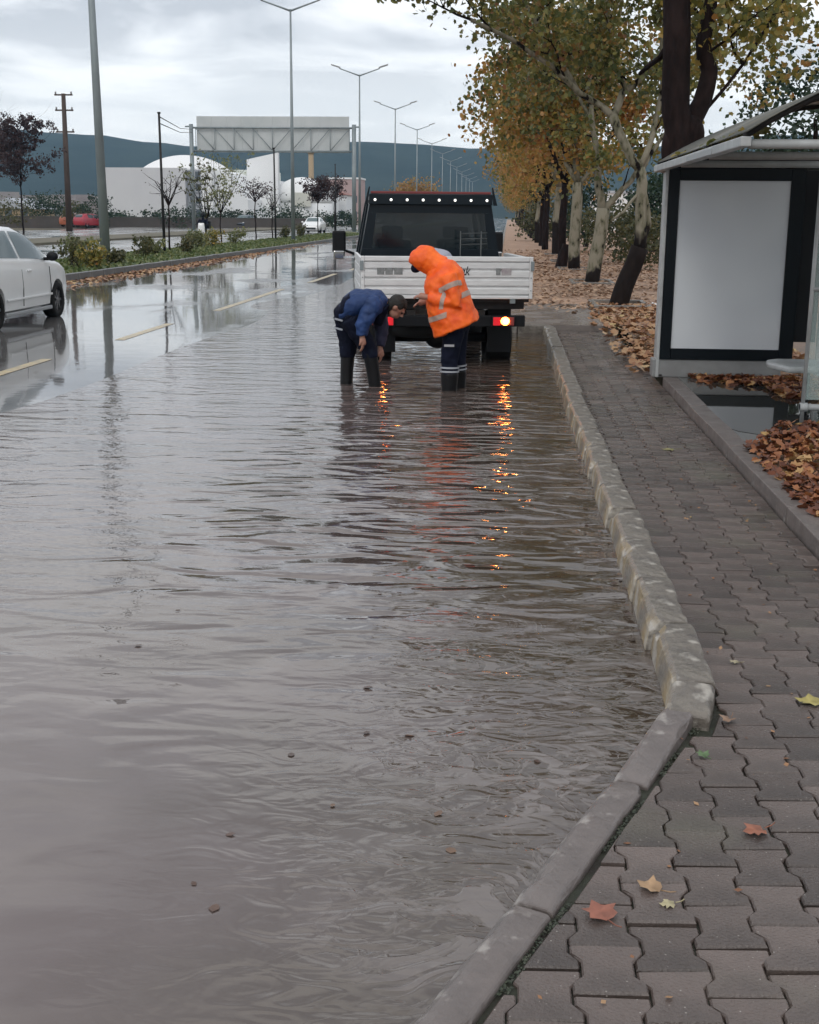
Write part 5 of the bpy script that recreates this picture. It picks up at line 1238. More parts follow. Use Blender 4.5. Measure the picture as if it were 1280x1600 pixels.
# wooden utility pole
r = thing('utility_pole', 'dark wooden utility pole with short crossarms beside the red car', 'pole', (D(108, 350, 104.5).x, 104.5, .1))
MB().tube([(0, 0, 0), (.05, 0, 6), (.10, 0, 11.0)], [.27, .22, .17], 12).build('pole', M['wood'], r)
for z_ in (10.9, 9.7, 8.0):
    MB().b2(-.65, .85, -.06, .06, z_ - .06, z_ + .06).build('crossarm', M['wood'], r)
    for x_ in (-.55, .75): MB().tube([(x_, 0, z_ + .06), (x_, 0, z_ + .25)], .07, 8).build('insulator', M['plinth'], r)
# sign gantry seen from behind
gr = thing('sign_gantry', 'overhead sign gantry seen from behind spanning the far carriageway', 'gantry', (-21.2, 115, .1))
HW = 7.35
for s_, nm in ((-1, 0), (1, 0)):
    MB().tube([(s_ * HW, 0, 0), (s_ * HW, 0, 9.35)], .19, 12).build('post', M['galv'], gr); MB().b2(s_ * HW - .4, s_ * HW + .4, -.4, .4, 0, .1).build('base_plate', M['galv'], gr)
    MB().tube([(s_ * (HW + .0), 0, 9.15), (s_ * (HW + .55), 0, 9.15)], .07, 8).build('stub', M['galv'], gr)
for z_ in (7.05, 9.05): MB().tube([(-HW, 0, z_), (HW, 0, z_ - .0)], .085, 8).build('chord', M['galv'], gr)
for k in range(9):
    x0 = -HW + .4 + k * (2 * HW - .8) / 8
    MB().tube([(x0, 0, 7.05), (x0, 0, 9.05)], .035, 6).build('upright', M['galv'], gr)
    if k < 8:
        x1 = x0 + (2 * HW - .8) / 8; s0 = (x0, 0, 9.0) if k < 4 else (x0, 0, 7.1); s1 = (x1, 0, 7.1) if k < 4 else (x1, 0, 9.0)
        MB().tube([s0, s1], .035, 6).build('diagonal', M['galv'], gr)
for k in range(10):
    x0 = -HW + .45 + k * (2 * HW - .9) / 10; MB().b2(x0, x0 + (2 * HW - .9) / 10 - .012, .22, .28, 6.95, 10.05).build('sign_panel', M['billboard'], gr)
# wires strung between the utility pole and the slim pole
wr_ = thing('overhead_wire', 'thin wires sagging from the slim pole to the gantry post', 'wire', (-13.78, 50.4, 5.4))
for dz in (0.0, -.25): MB().tube([(0, 0, dz), (-7.4, 32, 1.6 + dz), (-14.7, 64.5, 3.6 + dz)], .02, 5).build('strand', M['steel'], wr_)

# ================================================================== FAR BUILDINGS
def bpt(px, py, Y): return D(px, py, Y)
bA = thing('domed_building', 'large white building with a shallow dome and a stair recess of dark windows', 'building', (-44, 160, 0))
def bb(mb, x0, x1, y0, y1, z0, z1): return mb.b2(x0 + 44, x1 + 44, y0 - 160, y1 - 160, z0, z1)
bb(MB(), -50.9, -40.7, 160, 176, -.3, 7.2).build('wall', mat('pale_grey_render', (.60, .60, .61), .7, var=(.54, .54, .56), vs=.15), bA)
bb(MB(), -40.69, -38.6, 160.9, 176, -.3, 7.0).build('recess_wall', M['bgrey'], bA)
bb(MB(), -38.59, -37.2, 159.8, 176, -.3, 7.25).build('wall', M['bwhite'], bA)
for k in range(4):
    z_ = 1.3 + k * 1.55
    w_ = bb(MB(), -40.3, -39.0, 160.82, 160.88, z_, z_ + .85).build('window', M['bglass'], bA)
    bb(MB(), -40.4, -38.9, 160.7, 160.88, z_ - .16, z_ - .03).build('sill', M['bgrey'], w_)
    bb(MB(), -39.69, -39.61, 160.76, 160.81, z_, z_ + .85).build('frame', M['bwhite'], w_)
dm = MB(); R_ = 6.6
rings = []
for i in range(9):
    a = radians(90) * i / 8 * .52; rr = R_ * sin(a) / sin(radians(46.8)) ; zz = 6.9 + 2.15 * (cos(a) - cos(radians(46.8))) / (1 - cos(radians(46.8)))
    rings.append([(-42.3 + 44 + rr * cos(t_) * .92, 7 + rr * sin(t_), zz) for t_ in np.linspace(0, 2 * pi, 33)[:-1]])
rings[0] = [(-42.3 + 44 + .05 * cos(t_), 7 + .05 * sin(t_), 9.05) for t_ in np.linspace(0, 2 * pi, 33)[:-1]]
dm.loft(rings); dm.build('dome', mat('bright_white_dome', (.80, .80, .80), .5), bA)
MB().prism([(-37.15 + 44, 7.2), (-35.2 + 44, 6.6), (-33.0 + 44, 3.4), (-32.6 + 44, -.3), (-37.15 + 44, -.3)], 1, 14, 'y').build('wing', M['bwhite'], bA)
bB = thing('slab_building', 'white building with a slanting tower slab behind the sparse pale tree', 'building', (-34, 172, 0))
MB().b2(-4.0, 1.2, 0, 12, -.3, 7.4).build('wall', mat('greenish_white_render', (.60, .63, .58), .7), bB)
MB().prism([(-1.0, -.3), (3.2, -.3), (3.2, 9.6), (-1.0, 8.7)], -1.2, -.05, 'y').build('tower', M['bwhite'], bB)
for k in range(3):
    for j in range(3): MB().b2(-3.7 + j * .95, -3.1 + j * .95, -.06, -.01, 1.2 + k * 2, 2.6 + k * 2).build('window', M['bglass'], bB)
bC = thing('small_dome_building', 'white building with a tall rounded dome right of the slab tower', 'building', (-29.5, 178, 0))
dm = MB(); rings = []
for i in range(9):
    a = radians(90) * i / 8; rings.append([(max(.05, 4.3 * sin(a)) * cos(t_), 5 + max(.05, 4.3 * sin(a)) * sin(t_), 3.2 + 3.6 * cos(a)) for t_ in np.linspace(0, 2 * pi, 29)[:-1]])
dm.loft(rings); dm.build('dome', mat('white_dome', (.76, .77, .77), .5), bC)
MB().tube([(0, 5, -.3), (0, 5, 3.3)], 4.28, 28).build('drum', M['bwhite'], bC)
MB().b2(-4.6, -2.9, .2, 8, -.3, 6.2).build('stair_tower', M['bwhite'], bC)
MB().b2(-9.0, -4.61, 1, 8, -.3, 4.2).build('wing', M['bgrey'], bC)
MB().b2(-.9, 1.9, .55, .9, 2.7, 4.6).build('panel', mat('cream_panel', (.62, .62, .56), .7), bC)
for k in range(4): MB().b2(-8.5 + k * 1.0, -7.9 + k * 1.0, .93, .98, .9, 2.6).build('window', M['bglass'], bC)
def house(px, py, Y, w, h, wallm, roofm, label, gable=True, nwin=3):
    c = D(px, py, Y); r = thing('house', label, 'house', (c.x, Y, -.2), 0)
    MB().b2(-w / 2, w / 2, 0, 8, 0, h).build('wall', wallm, r)
    if gable: MB().prism([(-w / 2 - .3, h + .002), (w / 2 + .3, h + .002), (0, h + w * .22)], -.3, 8.3, 'y').build('roof', roofm, r)
    else: MB().b2(-w / 2 - .15, w / 2 + .15, -.15, 8.15, h + .002, h + .3).build('roof', roofm, r)
    for k in range(nwin):
        for j in range(max(1, int(h // 3))):
            x_ = -w / 2 + (k + .5) * w / nwin; MB().b2(x_ - .45, x_ + .45, -.05, -.005, 1.2 + 2.7 * j, 2.4 + 2.7 * j).build('window', M['bglass'], r)
house(478, 335, 185, 5.5, 4.4, M['bwhite'], M['bgrey'], 'white grey roofed house just right of the second street lamp')
house(466, 330, 240, 6.5, 6.5, M['bgrey'], M['bgrey'], 'grey taller house behind the second street lamp')
house(500, 335, 190, 3.6, 5.6, M['bwhite'], M['bwhite'], 'narrow white flat roofed house behind the purple crowned tree', False, 2)
house(519, 335, 200, 4.5, 4.8, M['bwhite'], M['roof_red'], 'white house with a red roof left of the truck cab')
house(537, 330, 230, 6.0, 8.0, mat('pink_render', (.42, .30, .29), .7), M['bwhite'], 'pinkish tall house beside the gantry right post', False, 3)
house(14, 345, 155, 6.0, 2.2, M['ochre'], M['bgrey'], 'low ochre shed at the left edge behind the purple tree')
house(1012, 305, 150, 12, 4.5, M['bwhite'], M['bgrey'], 'white low building glimpsed between the right hand trunks', False, 4)
# chimney-like ochre column seen under the gantry
r = thing('chimney_stack', 'thin ochre chimney rising behind the gantry sign', 'chimney', tuple(D(487, 345, 300))[:2] + (-.2,))
MB().tube([(0, 0, 0), (0, 0, 15.5)], [.75, .6], 10).build('stack', M['ochre'], r); MB().tube([(0, 0, 15.5), (0, 0, 16.2)], .75, 10).build('rim', M['ochre'], r)

# ---- hills
prof = [(-2600, 150), (-1800, 130), (-1100, 112), (-780, 104), (-602, 97), (-540, 92), (-475, 89), (-420, 82), (-372, 77), (-300, 76), (-240, 80), (-175, 83), (-110, 81), (-42, 76), (40, 74), (148, 79), (300, 92), (600, 110), (1100, 120), (2600, 100)]
def ridge(x):
    for (a, b), (c, d) in zip(prof[:-1], prof[1:]):
        if a <= x <= c: t_ = (x - a) / (c - a); t_ = t_ * t_ * (3 - 2 * t_); return b + (d - b) * t_
    return 100
hv = []; nx, ny = 220, 26
for j in range(ny + 1):
    for i in range(nx + 1):
        x = -2600 + 5200 * i / nx; t_ = j / ny; y = 780 + 1320 * t_ if True else 0
        k = 1500
        s_ = smoothstep(800, 1500, y) if y < 1500 else 1 - 0.6 * smoothstep(1500, 2100, y)
        z = ridge(x * 1.0) * (s_ ** 1.3) + (7 * nz3(x / 90, y / 120) + 2.5 * nz3(x / 35, y / 60)) * (s_ if y < 1380 else 0) + 1.5 * nz3(x / 18, y / 30) * s_
        hv.append((x, y, z - 0.4 - (0 if s_ > 0.001 else .6)))
mb = MB(); mb.add(hv, [(j * (nx + 1) + i, j * (nx + 1) + i + 1, (j + 1) * (nx + 1) + i + 1, (j + 1) * (nx + 1) + i) for j in range(ny) for i in range(nx)], True)
M['forest'] = mat('haze_tinted_forest', (0.012, 0.024, 0.026), 0.95, spec=0.1, var=(0.030, 0.046, 0.044), vs=0.012, detail=9)  # dark green woods with the blue of distant haze mixed into the colour
tag(mb.build('hill', M['forest']), kind='structure')
# town at the foot of the hill, too small to tell apart
mb = MB()
for k in range(420):
    Y = random.uniform(520, 860); px = random.choice((random.uniform(-60, 160), random.uniform(-60, 160), random.uniform(440, 740), random.uniform(960, 1300)))
    c = D(px, 330, Y); s_ = random.uniform(5, 12); mb.box((c.x, Y, random.uniform(2, 5)), (s_, s_, random.uniform(5, 11)), random.uniform(0, 1))
tag(mb.build('distant_town', mat('far_house_walls', (.36, .33, .32), .8, var=(.22, .18, .17), vs=.03)), 'pale clustered houses of a distant town at the foot of the hill', 'town', None, 'stuff')

# ================================================================== TREES
def limb(mb, pts, r0, r1, n=10, wob=.02):
    P = [Vector(p) for p in pts]; out_ = []
    for a, b in zip(P[:-1], P[1:]):
        k = max(2, int((b - a).length / .35))
        for i in range(k): out_.append(a.lerp(b, i / k) + Vector((random.gauss(0, wob), random.gauss(0, wob), 0)) * (1 if (out_ or i) else 0))
    out_.append(P[-1]); m_ = len(out_); mb.tube(out_, [r0 + (r1 - r0) * i / (m_ - 1) for i in range(m_)], n); return out_
def twigs(mb, start, dirv, length, r, depth, tips):
    p = Vector(start); d = Vector(dirv).normalized(); pts = [p.copy()]; k = 4
    for i in range(k):
        d = (d + Vector((random.gauss(0, .18), random.gauss(0, .18), random.gauss(.03, .14)))).normalized(); p = p + d * length / k; pts.append(p.copy())
    mb.tube(pts, [r * (1 - .7 * i / k) for i in range(k + 1)], 5, False)
    tips.append(pts[-1]); tips.append(pts[2])
    if depth > 0:
        for _ in range(3):
            q = pts[random.randint(1, k)]; twigs(mb, q, d + Vector((random.gauss(0, .6), random.gauss(0, .6), random.gauss(.1, .4))), length * .62, r * .45, depth - 1, tips)

def hero_tree(name, label, basep, Y, trunk, limbs, bark, leafm, clusters, per, lsize, shape, sig=.22):
    """trunk/limbs: pixel polylines sighted at distance Y (+ offset), radius start/end"""
    base = Vector(basep); r = thing(name, label, 'tree', base, 0, 'plane trees lining the pavement'); tips = []
    T = MB(); pts = [D(px, py, Y + dy) - base for px, py, dy in trunk[0]]; pts[0].z = -.15; limb(T, pts, trunk[1], trunk[2], 14, .004)
    if Y < 17:
        T.ell(D(1082, 212, 16.2) - base, (.15, .15, .24)); T.ell(D(1046, 232, 16.2) - base, (.10, .12, .25))
    T.build('trunk', bark, r)
    tw = MB()
    for (pl, r0, r1, fork) in limbs:
        m_ = MB(); q = limb(m_, [D(px, py, Y + dy) - base for px, py, dy in pl], r0, r1, 9, .015); m_.build('limb', bark, r)
        if fork:
            for p in q[len(q) // 3::2]:
                d = Vector((random.gauss(0, .7), random.gauss(0, .7), random.gauss(.45, .3))); twigs(tw, p, d, random.uniform(.6, 1.1), .022, 1, tips)
            twigs(tw, q[-1], q[-1] - q[-2], 1.0, r1 * .8, 2, tips)
    if tw.v: tw.build('twigs', M['bark_dark'], r)['kind'] = 'stuff'
    cen = [tuple(t_) for t_ in tips]
    for c, rad, n in clusters: cen += [tuple(x) for x in (ell_centers(c, rad, n) - np.array(base))]
    leaves('crown', cluster_pts(cen, per, sig), lsize, leafm, r, shape, 0, .8)
    return r
# nearest trunk, behind the shelter
hero_tree('plane_tree', 'thick dark wet tree trunk rising behind the bus shelter roof', (2.10, 16.2, .1), 16.2,
    ([(1075, 480, 0), (1068, 330, 0), (1064, 240, 0), (1062, 205, 0), (1056, 170, 0), (1058, 90, 0), (1058, 0, 0), (1056, -160, .2)], .20, .155),
    [([(1075, 205, .1), (1098, 160, .2), (1110, 110, .3), (1098, 65, .3), (1112, 0, .4), (1130, -120, .6)], .13, .07, True),
     ([(1100, 175, .2), (1160, 100, .5), (1225, 5, .9), (1290, -100, 1.3)], .022, .015, True),
     ([(1050, 60, .0), (1030, 90, .4), (1000, 115, .9)], .05, .025, False),
     ([(1056, -60, .0), (1000, -150, -.4), (930, -230, -.8)], .09, .05, False)],
    M['bark_dark'], M['leaf_yellow'],
    [((3.25, 18.6, 4.15), (1.25, 1.6, 1.15), 36), ((3.9, 17.6, 4.9), (1.3, 1.5, .9), 34), ((3.0, 18, 6.2), (2.2, 2.4, 1.2), 44), ((4.9, 18.5, 5.6), (1.3, 1.5, 1.2), 26)], 27, .085, PLANE, .21)
# leaning tree with pale limbs reaching over the road
hero_tree('plane_tree', 'leaning plane tree with a black lower trunk and pale limbs reaching over the road', (2.11, 24.2, .1), 24.2,
    ([(963, 476, 0), (975, 450, 0), (988, 418, 0), (1000, 386, 0)], .185, .165),
    [([(998, 392, 0), (1002, 350, 0), (1001, 310, 0), (1000, 262, 0)], .12, .095, False),
     ([(1006, 388, .05), (1013, 350, .05), (1008, 310, .05), (1002, 268, .05)], .055, .06, False),
     ([(1000, 265, 0), (983, 240, 0), (966, 205, 0), (958, 180, 0)], .085, .085, False),
     ([(958, 182, 0), (940, 166, 0), (905, 145, -.2), (860, 102, -.5), (800, 62, -.9), (735, 30, -1.4)], .07, .03, True),
     ([(905, 146, -.2), (872, 90, -.1), (835, 35, .1), (800, -40, .3)], .05, .03, True),
     ([(958, 182, 0), (975, 145, .2), (1005, 120, .3), (1034, 88, .4), (1040, 20, .5)], .075, .04, True),
     ([(980, 142, .2), (958, 95, .3), (950, 30, .4), (948, -60, .5)], .05, .03, True),
     ([(1000, 262, 0), (1018, 215, .2), (1032, 160, .4), (1040, 100, .5)], .06, .035, True),
     ([(1003, 268, 0), (1035, 215, .5), (1075, 165, .9)], .04, .03, False),
     ([(1000, 300, 0), (975, 330, -.1), (955, 345, -.2)], .03, .02, False)],
    M['bark_b'], M['leaf_near'],
    [((-1.35, 22.9, 6.3), (.75, 1.2, .6), 16), ((1.0, 23.6, 6.5), (2.3, 2.2, 1.4), 92), ((2.2, 25, 7.2), (2.0, 2, 1.3), 40), ((-.75, 22.8, 5.75), (1.0, 1.4, .6), 22), ((0.35, 24.4, 5.2), (1.3, 1.5, .6), 18)], 24, .10, PLANE, .20)
hero_tree('plane_tree', 'forked pale plane tree right behind the leaning one', (2.2, 32.3, .1), 32.3,
    ([(924, 441, 0), (930, 410, 0), (938, 370, 0), (943, 325, 0)], .185, .16),
    [([(941, 332, 0), (937, 290, 0), (932, 240, .1), (926, 190, .1), (922, 120, .1)], .11, .05, True), ([(944, 330, 0), (960, 308, .1), (985, 283, .2), (1010, 240, .4), (1030, 170, .5)], .085, .04, True),
     ([(926, 190, .1), (890, 130, .3), (850, 90, .4)], .05, .03, True)],
    M['bark_a'], M['leaf_near'], [((1.2, 32.3, 6.4), (2.2, 2.6, 1.5), 90), ((.4, 33, 5.0), (1.6, 2.0, 1.0), 40)], 24, .13, SIMPLE, .24)
hero_tree('plane_tree', 'straight pale plane tree with a black foot', (2.02, 40.2, .1), 40.2,
    ([(897, 420, 0), (898, 380, 0), (901, 330, 0), (903, 285, 0)], .19, .155),
    [([(903, 288, 0), (885, 255, 0), (882, 240, 0)], .08, .06, True), ([(902, 285, 0), (900, 240, .1), (896, 190, .1), (890, 130, .1)], .11, .05, True), ([(903, 290, 0), (935, 255, .2), (960, 200, .4)], .07, .04, True)],
    M['bark_a'], M['leaf_autumn'], [((1.7, 40.5, 6.3), (3.0, 3.0, 2.3), 150), ((-.1, 40.5, 5.1), (1.6, 2.0, 1.9), 60)], 26, .16, SIMPLE, .27)
# stump leaning beside it
r = thing('tree_stump', 'short dark leaning stump left of the straight pale tree', 'stump', (1.72, 41.2, .1))
m_ = MB(); limb(m_, [(0, 0, -.1), (.08, 0, .35), (.2, 0, .75)], .2, .14, 10, .01); m_.build('stump', M['bark_dark'], r)
# the rest of the row: three patterns shared between the trees
def row_tree(seed, leafm, bark):
    random.seed(seed); r = thing('plane_tree', 'x', 'tree', (0, 0, 0)); T = MB(); q = limb(T, [(0, 0, -.1), (random.uniform(-.1, .1), 0, 1.2), (random.uniform(-.2, .2), .1, 2.6)], .155, .12, 10, .01); T.build('trunk', bark, r)
    tips = []; tw = MB()
    for k in range(4):
        a = 2 * pi * k / 4 + random.uniform(-.4, .4); m_ = MB()
        e_ = [q[-1], q[-1] + Vector((.5 * cos(a), .5 * sin(a), 1.0)), q[-1] + Vector((1.2 * cos(a), 1.2 * sin(a), 2.4)), q[-1] + Vector((1.6 * cos(a), 1.6 * sin(a), 3.9))]
        l_ = limb(m_, e_, .09, .03, 7, .03); m_.build('limb', bark, r)
        for p in l_[2::3]: twigs(tw, p, Vector((random.gauss(0, 1), random.gauss(0, 1), .3)), .9, .02, 0, tips)
    tw.build('twigs', M['bark_dark'], r)['kind'] = 'stuff'
    cen = ell_centers((-.35, 0, 5.0), (2.7, 2.9, 2.9), 170, .3); cen = cen[cen[:, 2] > 2.55]
    leaves('crown', cluster_pts(cen, 21, .30), .18, leafm, r, QUAD, 0, .5); return r
M['leaf_gold'] = leafmat('golden_brown_leaves', [(0.0, (0.10, 0.10, 0.025)), (0.25, (0.26, 0.19, 0.04)), (0.6, (0.42, 0.24, 0.055)), (1.0, (0.34, 0.13, 0.04))], 0.5)
protos = [row_tree(11, M['leaf_autumn'], M['bark_dark']), row_tree(12, M['leaf_gold'], M['bark_dark']), row_tree(13, M['leaf_autumn'], M['bark_b'])]
random.seed(5)
ys = [47.2, 55.2, 63, 71, 79, 87, 95, 103, 112, 121, 131, 142, 154, 167, 181, 197, 215, 236, 262, 295]
ordn = ['first', 'second', 'third', 'fourth', 'fifth', 'sixth', 'seventh', 'eighth']
used = [False] * 3
for k, y in enumerate(ys):
    j = (k + 1) % 3
    t_ = protos[j] if not used[j] else copy_tree(protos[j]); used[j] = True
    t_.location = (2.0 + random.uniform(-.15, .1) - (0.15 if k > 2 else 0), y, .1); t_.rotation_euler = (0, 0, random.uniform(-.5, .5) + (0)); s_ = random.uniform(.92, 1.1); t_.scale = (s_, s_, s_)
    if k < 6: t_['label'] = f'brown leaved plane tree, {ordn[k]} in the row past the straight pale tree'
    else: t_['label'] = 'far plane tree merging into the end of the avenue'
    t_['group'] = 'plane trees lining the pavement'
# tree pits with concrete borders
for k, y in enumerate([24.2, 32.3, 40.2, 47.2, 55.2]):
    nm = ['around the leaning tree', 'around the forked pale tree', 'around the straight pale tree', 'around the first brown leaved tree', 'around the second brown leaved tree'][k]
    r = thing('tree_pit', 'square concrete tree pit border ' + nm, 'tree pit', (2.1, y, .10), 0, 'tree pits under the row')
    for x0, x1, y0, y1 in ((-.5, .55, -1.1, -1.0), (-.5, .55, .5, .6), (-.5, -.42, -.995, .495), (.47, .55, -.995, .495)):
        MB().b2(x0, x1, y0, y1, -.05, .065).build('border', M['concrete'], r, .01)
r = thing('litter_scrap', 'white scrap of paper lying by the leaning tree pit', 'litter', tuple(G(1025, 478, .12)))
MB().add([(-.12, -.1, 0), (.1, -.12, .03), (.13, .1, .01), (-.06, .12, .06)], [(0, 1, 2, 3)]).build('paper', mat('white_paper', (.7, .7, .7), .6), r)

def blob_tree(name, label, cat, px, py, Y, w, h, z0, leafm, n, lsize, group=None, base=None, trunk=True, ratio=.7):
    c = base or D(px, py, Y); r = thing(name, label, cat, (c.x, Y, .05 if base is None else base.z), 0, group)
    if trunk:
        T = MB(); limb(T, [(0, 0, -.2), (0.05, 0, z0 + h * .5)], .10 + w * .02, .05, 7, .02); T.build('trunk', M['bark_dark'], r)
    cen = ell_centers((0, 0, z0 + h / 2), (w / 2, w * ratio / 2, h / 2), n, .35)
    leaves('crown', cluster_pts(cen, 22, w * .075), lsize, leafm, r, QUAD, 0, .3); return r
# right side, behind the row
blob_tree('evergreen_tree', 'dark green evergreen crown above the shelter roof', 'tree', 1262, 300, 34, 4.6, 4.3, 2.0, M['leaf_dark'], 150, .16)
blob_tree('cypress_tree', 'dark conical evergreen between the two pale trunks', 'tree', 918, 330, 70, 3.4, 4.2, .0, M['leaf_dark'], 90, .20)
blob_tree('evergreen_tree', 'dark evergreen right of the leaning tree, level with the poster panel', 'tree', 1025, 330, 60, 3.0, 3.4, .3, M['leaf_dark'], 80, .2)
blob_tree('shrub', 'olive shrub behind the leaning tree', 'shrub', 985, 380, 46, 3.0, 2.2, .0, M['leaf_olive'], 70, .15, 'shrubs behind the row', None, False)
blob_tree('shrub', 'grey green shrub between the stump and the cypress', 'shrub', 862, 370, 85, 5.2, 3.0, .0, M['leaf_olive'], 80, .22, 'shrubs behind the row', None, False)
blob_tree('shrub', 'wide dull shrub right of the cypress', 'shrub', 955, 370, 62, 4.2, 2.4, .0, M['leaf_olive'], 80, .18, 'shrubs behind the row', None, False)
blob_tree('shrub', 'brown green shrub touching the poster panel edge in the picture', 'shrub', 1020, 400, 40, 1.9, 1.8, .0, M['leaf_olive'], 50, .13, 'shrubs behind the row', None, False)
for k in range(9):
    blob_tree('hedge_tree', 'dark tree in the belt far behind the shelter', 'tree', 1060 + 45 * k, 330, 75 + 5 * (k % 3), 6.5, 5 + 1.5 * (k % 2), .2, M['leaf_dark'], 60, .3, 'dark trees behind the shelter')
# left side
def purple_tree(px, py, Y, h, w, z0, label, grp='purple leaved trees', leafm=None, sup=0, per=30, n=46, ls=.20):
    c = D(px, py, Y); r = thing('purple_tree' if leafm is None else 'young_tree', label, 'tree', (c.x, Y, .1), 0, grp); T = MB(); tips = []
    tr_ = limb(T, [(0, 0, -.1), (-.02, 0, z0 * .6), (0, 0, z0)], .08 if h > 5 else .045, .055 if h > 5 else .03, 8, .015); T.build('trunk', M['bark_dark'], r)
    tw = MB()
    for k in range(7):
        a = 2 * pi * k / 7; d = Vector((cos(a) * w / h * .9, sin(a) * w / h * .9, 1)); twigs(tw, tr_[-1], d, (h - z0) * .75, .03, 2 if h > 5 else 1, tips)
    tw.build('twigs', M['bark_dark'], r)['kind'] = 'stuff'; cen = [tuple(t_) for t_ in tips if t_.z < h] 
    if n: cen += [(x * w / 2 * (0.35 + .65 * (z - z0) / (h - z0)), y * w / 2, z) for x, y, z in zip(rng.normal(0, .5, n), rng.normal(0, .5, n), rng.uniform(z0 + .2, h, n))]
    leaves('crown', cluster_pts(cen, per, w * .055), ls, leafm or M['leaf_purple'], r, QUAD, 0, .3); return r
purple_tree(36, 350, 96, 8.6, 3.0, 3.4, 'large vase shaped purple leaved tree left of the wooden pole')
purple_tree(-14, 350, 104, 8.4, 3.4, 4.0, 'purple leaved tree cut by the left edge of the picture', n=26)
purple_tree(400, 372, 78, 3.7, 2.4, 2.3, 'small purple crowned tree under the gantry between slab tower and small dome', n=10, per=10, ls=.12)
purple_tree(497, 362, 100, 4.3, 2.6, 2.4, 'small dark purple crowned tree beside the white sedan', n=26, per=26, ls=.16)
purple_tree(523, 366, 108, 4.6, 3.0, 2.6, 'wide dark purple crowned tree right of the third slim pole', n=22, per=20, ls=.16)
PL = 'young trees on the median'
purple_tree(266, 392, 52, 3.4, 1.6, 1.9, 'bare thin sapling tied beside the nearest slim pole', PL, M['leaf_purple'], n=0, per=1, ls=.07)
purple_tree(346, 378, 74, 5.0, 2.6, 1.6, 'sparse pale green tree in front of the slab building', PL, M['leaf_pale'], n=22, per=12, ls=.14)
purple_tree(325, 376, 78, 4.6, 1.2, 1.2, 'narrow olive sapling behind the delivery motorcycle', PL, M['leaf_olive'], n=16, per=14, ls=.13)
purple_tree(426, 372, 84, 3.3, 1.4, 1.8, 'leafless sapling in front of the small dome', PL, M['leaf_pale'], n=0, per=1, ls=.08)
blob_tree('round_tree', 'broad golden brown round tree beyond the truck roof', 'tree', 652, 320, 250, 11.0, 9.5, .0, M['leaf_gold'], 160, .5)
blob_tree('round_tree', 'lower green brown tree left of the golden round tree', 'tree', 600, 325, 260, 7, 5, .0, M['leaf_olive'], 60, .45)
hp = [(178, 150, 5, 2.6), (192, 152, 4, 2.2), (240, 148, 3.5, 3.0), (282, 146, 6.5, 3.4), (330, 150, 5.0, 3.0), (362, 150, 4.5, 3.2), (384, 152, 4, 3.0), (440, 150, 7.0, 4.0), (455, 154, 4.5, 3.2), (505, 160, 5, 2.6), (540, 150, 4, 2.8), (150, 140, 5, 4.0), (122, 142, 4, 3.0), (95, 150, 7.5, 4.0), (60, 150, 6, 4.0), (20, 140, 6, 3.0), (75, 170, 6, 5.0)]
tx = ['below the left end of the domed building', 'before the left part of the pale wall', 'under the middle of the pale wall', 'at the foot of the stair recess', 'under the white wing of the domed building', 'under the slab tower', 'right of the slab tower foot', 'before the small dome', 'right of the small dome', 'before the narrow white house',
      'by the gantry right post', 'just left of the nearest street lamp', 'right of the red car', 'behind the red car', 'behind the orange car', 'at the left edge behind the white hatchback', 'tallest behind the crimson and orange cars']
for (px, Y, w_, h_), l_ in zip(hp, tx): blob_tree('bush', 'dark bush ' + l_, 'bush', px, 345, Y, w_, h_ * (.72 if px > 160 else 1), .0, M['leaf_dark'] if px not in (20, 122) else M['leaf_olive'], 40, .26, 'dark bushes before the far buildings', None, False)
# low wall along the service road
r = thing('boundary_wall', 'long low dark boundary wall in front of the domed building', 'wall', (-43, 146, 0))
MB().b2(-40, 22, 0, .25, -.2, 1.15).build('wall', mat('dark_wall', (.055, .05, .046), .8, var=(.09, .075, .07), vs=.3), r); MB().b2(-40, 22, -.05, .30, 1.152, 1.2).build('coping', mat('dark_coping', (.12, .12, .11), .8), r)

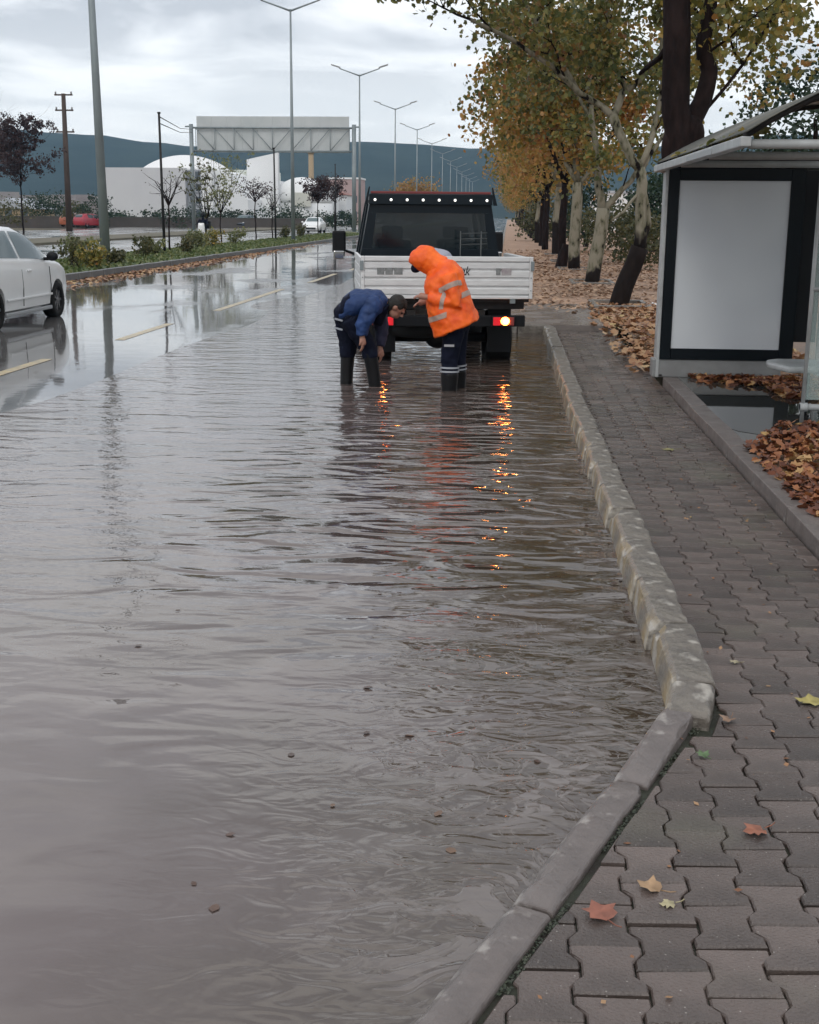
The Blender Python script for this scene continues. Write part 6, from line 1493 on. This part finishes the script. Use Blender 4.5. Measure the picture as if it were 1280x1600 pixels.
# median plants
P = []
for k in range(9000):
    y = 24 + 80 * random.random() ** 1.7; x = random.uniform(-14.9, -11.25); P.append((x, y, .20))
tag(leaves('grass', P, .16, M['grass'], None, QUAD, 0, -1.5), 'short grass and weeds growing on the road median', 'grass', None, 'stuff')
def plant(px, py, h_, mt_, label, w_=.8):
    c = G(px, py, .16); r = thing('median_plant', label, 'plant', (c.x, c.y, .16), 0, 'bushy plants along the median')
    st_ = MB(); tips = []
    for k in range(6):
        a = random.uniform(0, 2 * pi); twigs(st_, (random.gauss(0, .1), random.gauss(0, .1), 0), (cos(a) * .4, sin(a) * .4, 1), h_ * .8, .012, 1, tips)
    st_.build('stems', M['bark_dark'], r); leaves('foliage', cluster_pts([tuple(t_) for t_ in tips], 12, .10 * w_), .11, mt_, r, QUAD, 0, .3)
for q in [(112, 418, 1.0, 'leaf_olive', 'olive plant left of the nearest street lamp, by the hatchback nose'), (132, 412, 1.1, 'leaf_pale', 'tall pale plant immediately left of the nearest street lamp'), (148, 420, .8, 'leaf_yellow', 'yellowing plant at the foot of the nearest street lamp'),
          (182, 414, .6, 'leaf_olive', 'small plant just right of the nearest street lamp'), (228, 402, .9, 'leaf_olive', 'bushy olive plant left of the nearest slim pole'), (244, 398, .7, 'leaf_pale', 'pale plant touching the nearest slim pole'), (290, 396, .8, 'leaf_olive', 'olive plant right of the nearest slim pole'),
          (312, 388, .9, 'leaf_pale', 'pale plant below the motorcycle'), (334, 386, 1.0, 'leaf_yellow', 'yellow brown plant below the sparse pale tree'), (300, 385, .7, 'leaf_olive', 'low olive plant left of the motorcycle'), (365, 382, .9, 'leaf_pale', 'thin pale plant between sparse tree and small purple tree'),
          (445, 372, .8, 'leaf_olive', 'small olive plant left of the second street lamp'), (470, 372, 1.1, 'leaf_olive', 'brown green plant at the second street lamp foot')]:
    plant(q[0], q[1], q[2] * .72, M[q[3]], q[4])

# ------------------------------------------------------------------ air
hb = MB().b2(-2800, 2800, -30, 2300, -1.6, 190).build('haze', bpy.data.materials.new('haze_air')); hb['kind'] = 'stuff'; hb['label'] = 'thin damp air that turns the far hills blue'
hm = hb.data.materials[0]; hm.use_nodes = True; ht = hm.node_tree; ht.nodes.clear()
ho = N(ht, 'ShaderNodeOutputMaterial'); hp_ = N(ht, 'ShaderNodeVolumePrincipled'); hp_.inputs['Color'].default_value = (0.45, 0.74, 1.0, 1); hp_.inputs['Density'].default_value = 0.00018
ht.links.new(hp_.outputs[0], ho.inputs['Volume'])
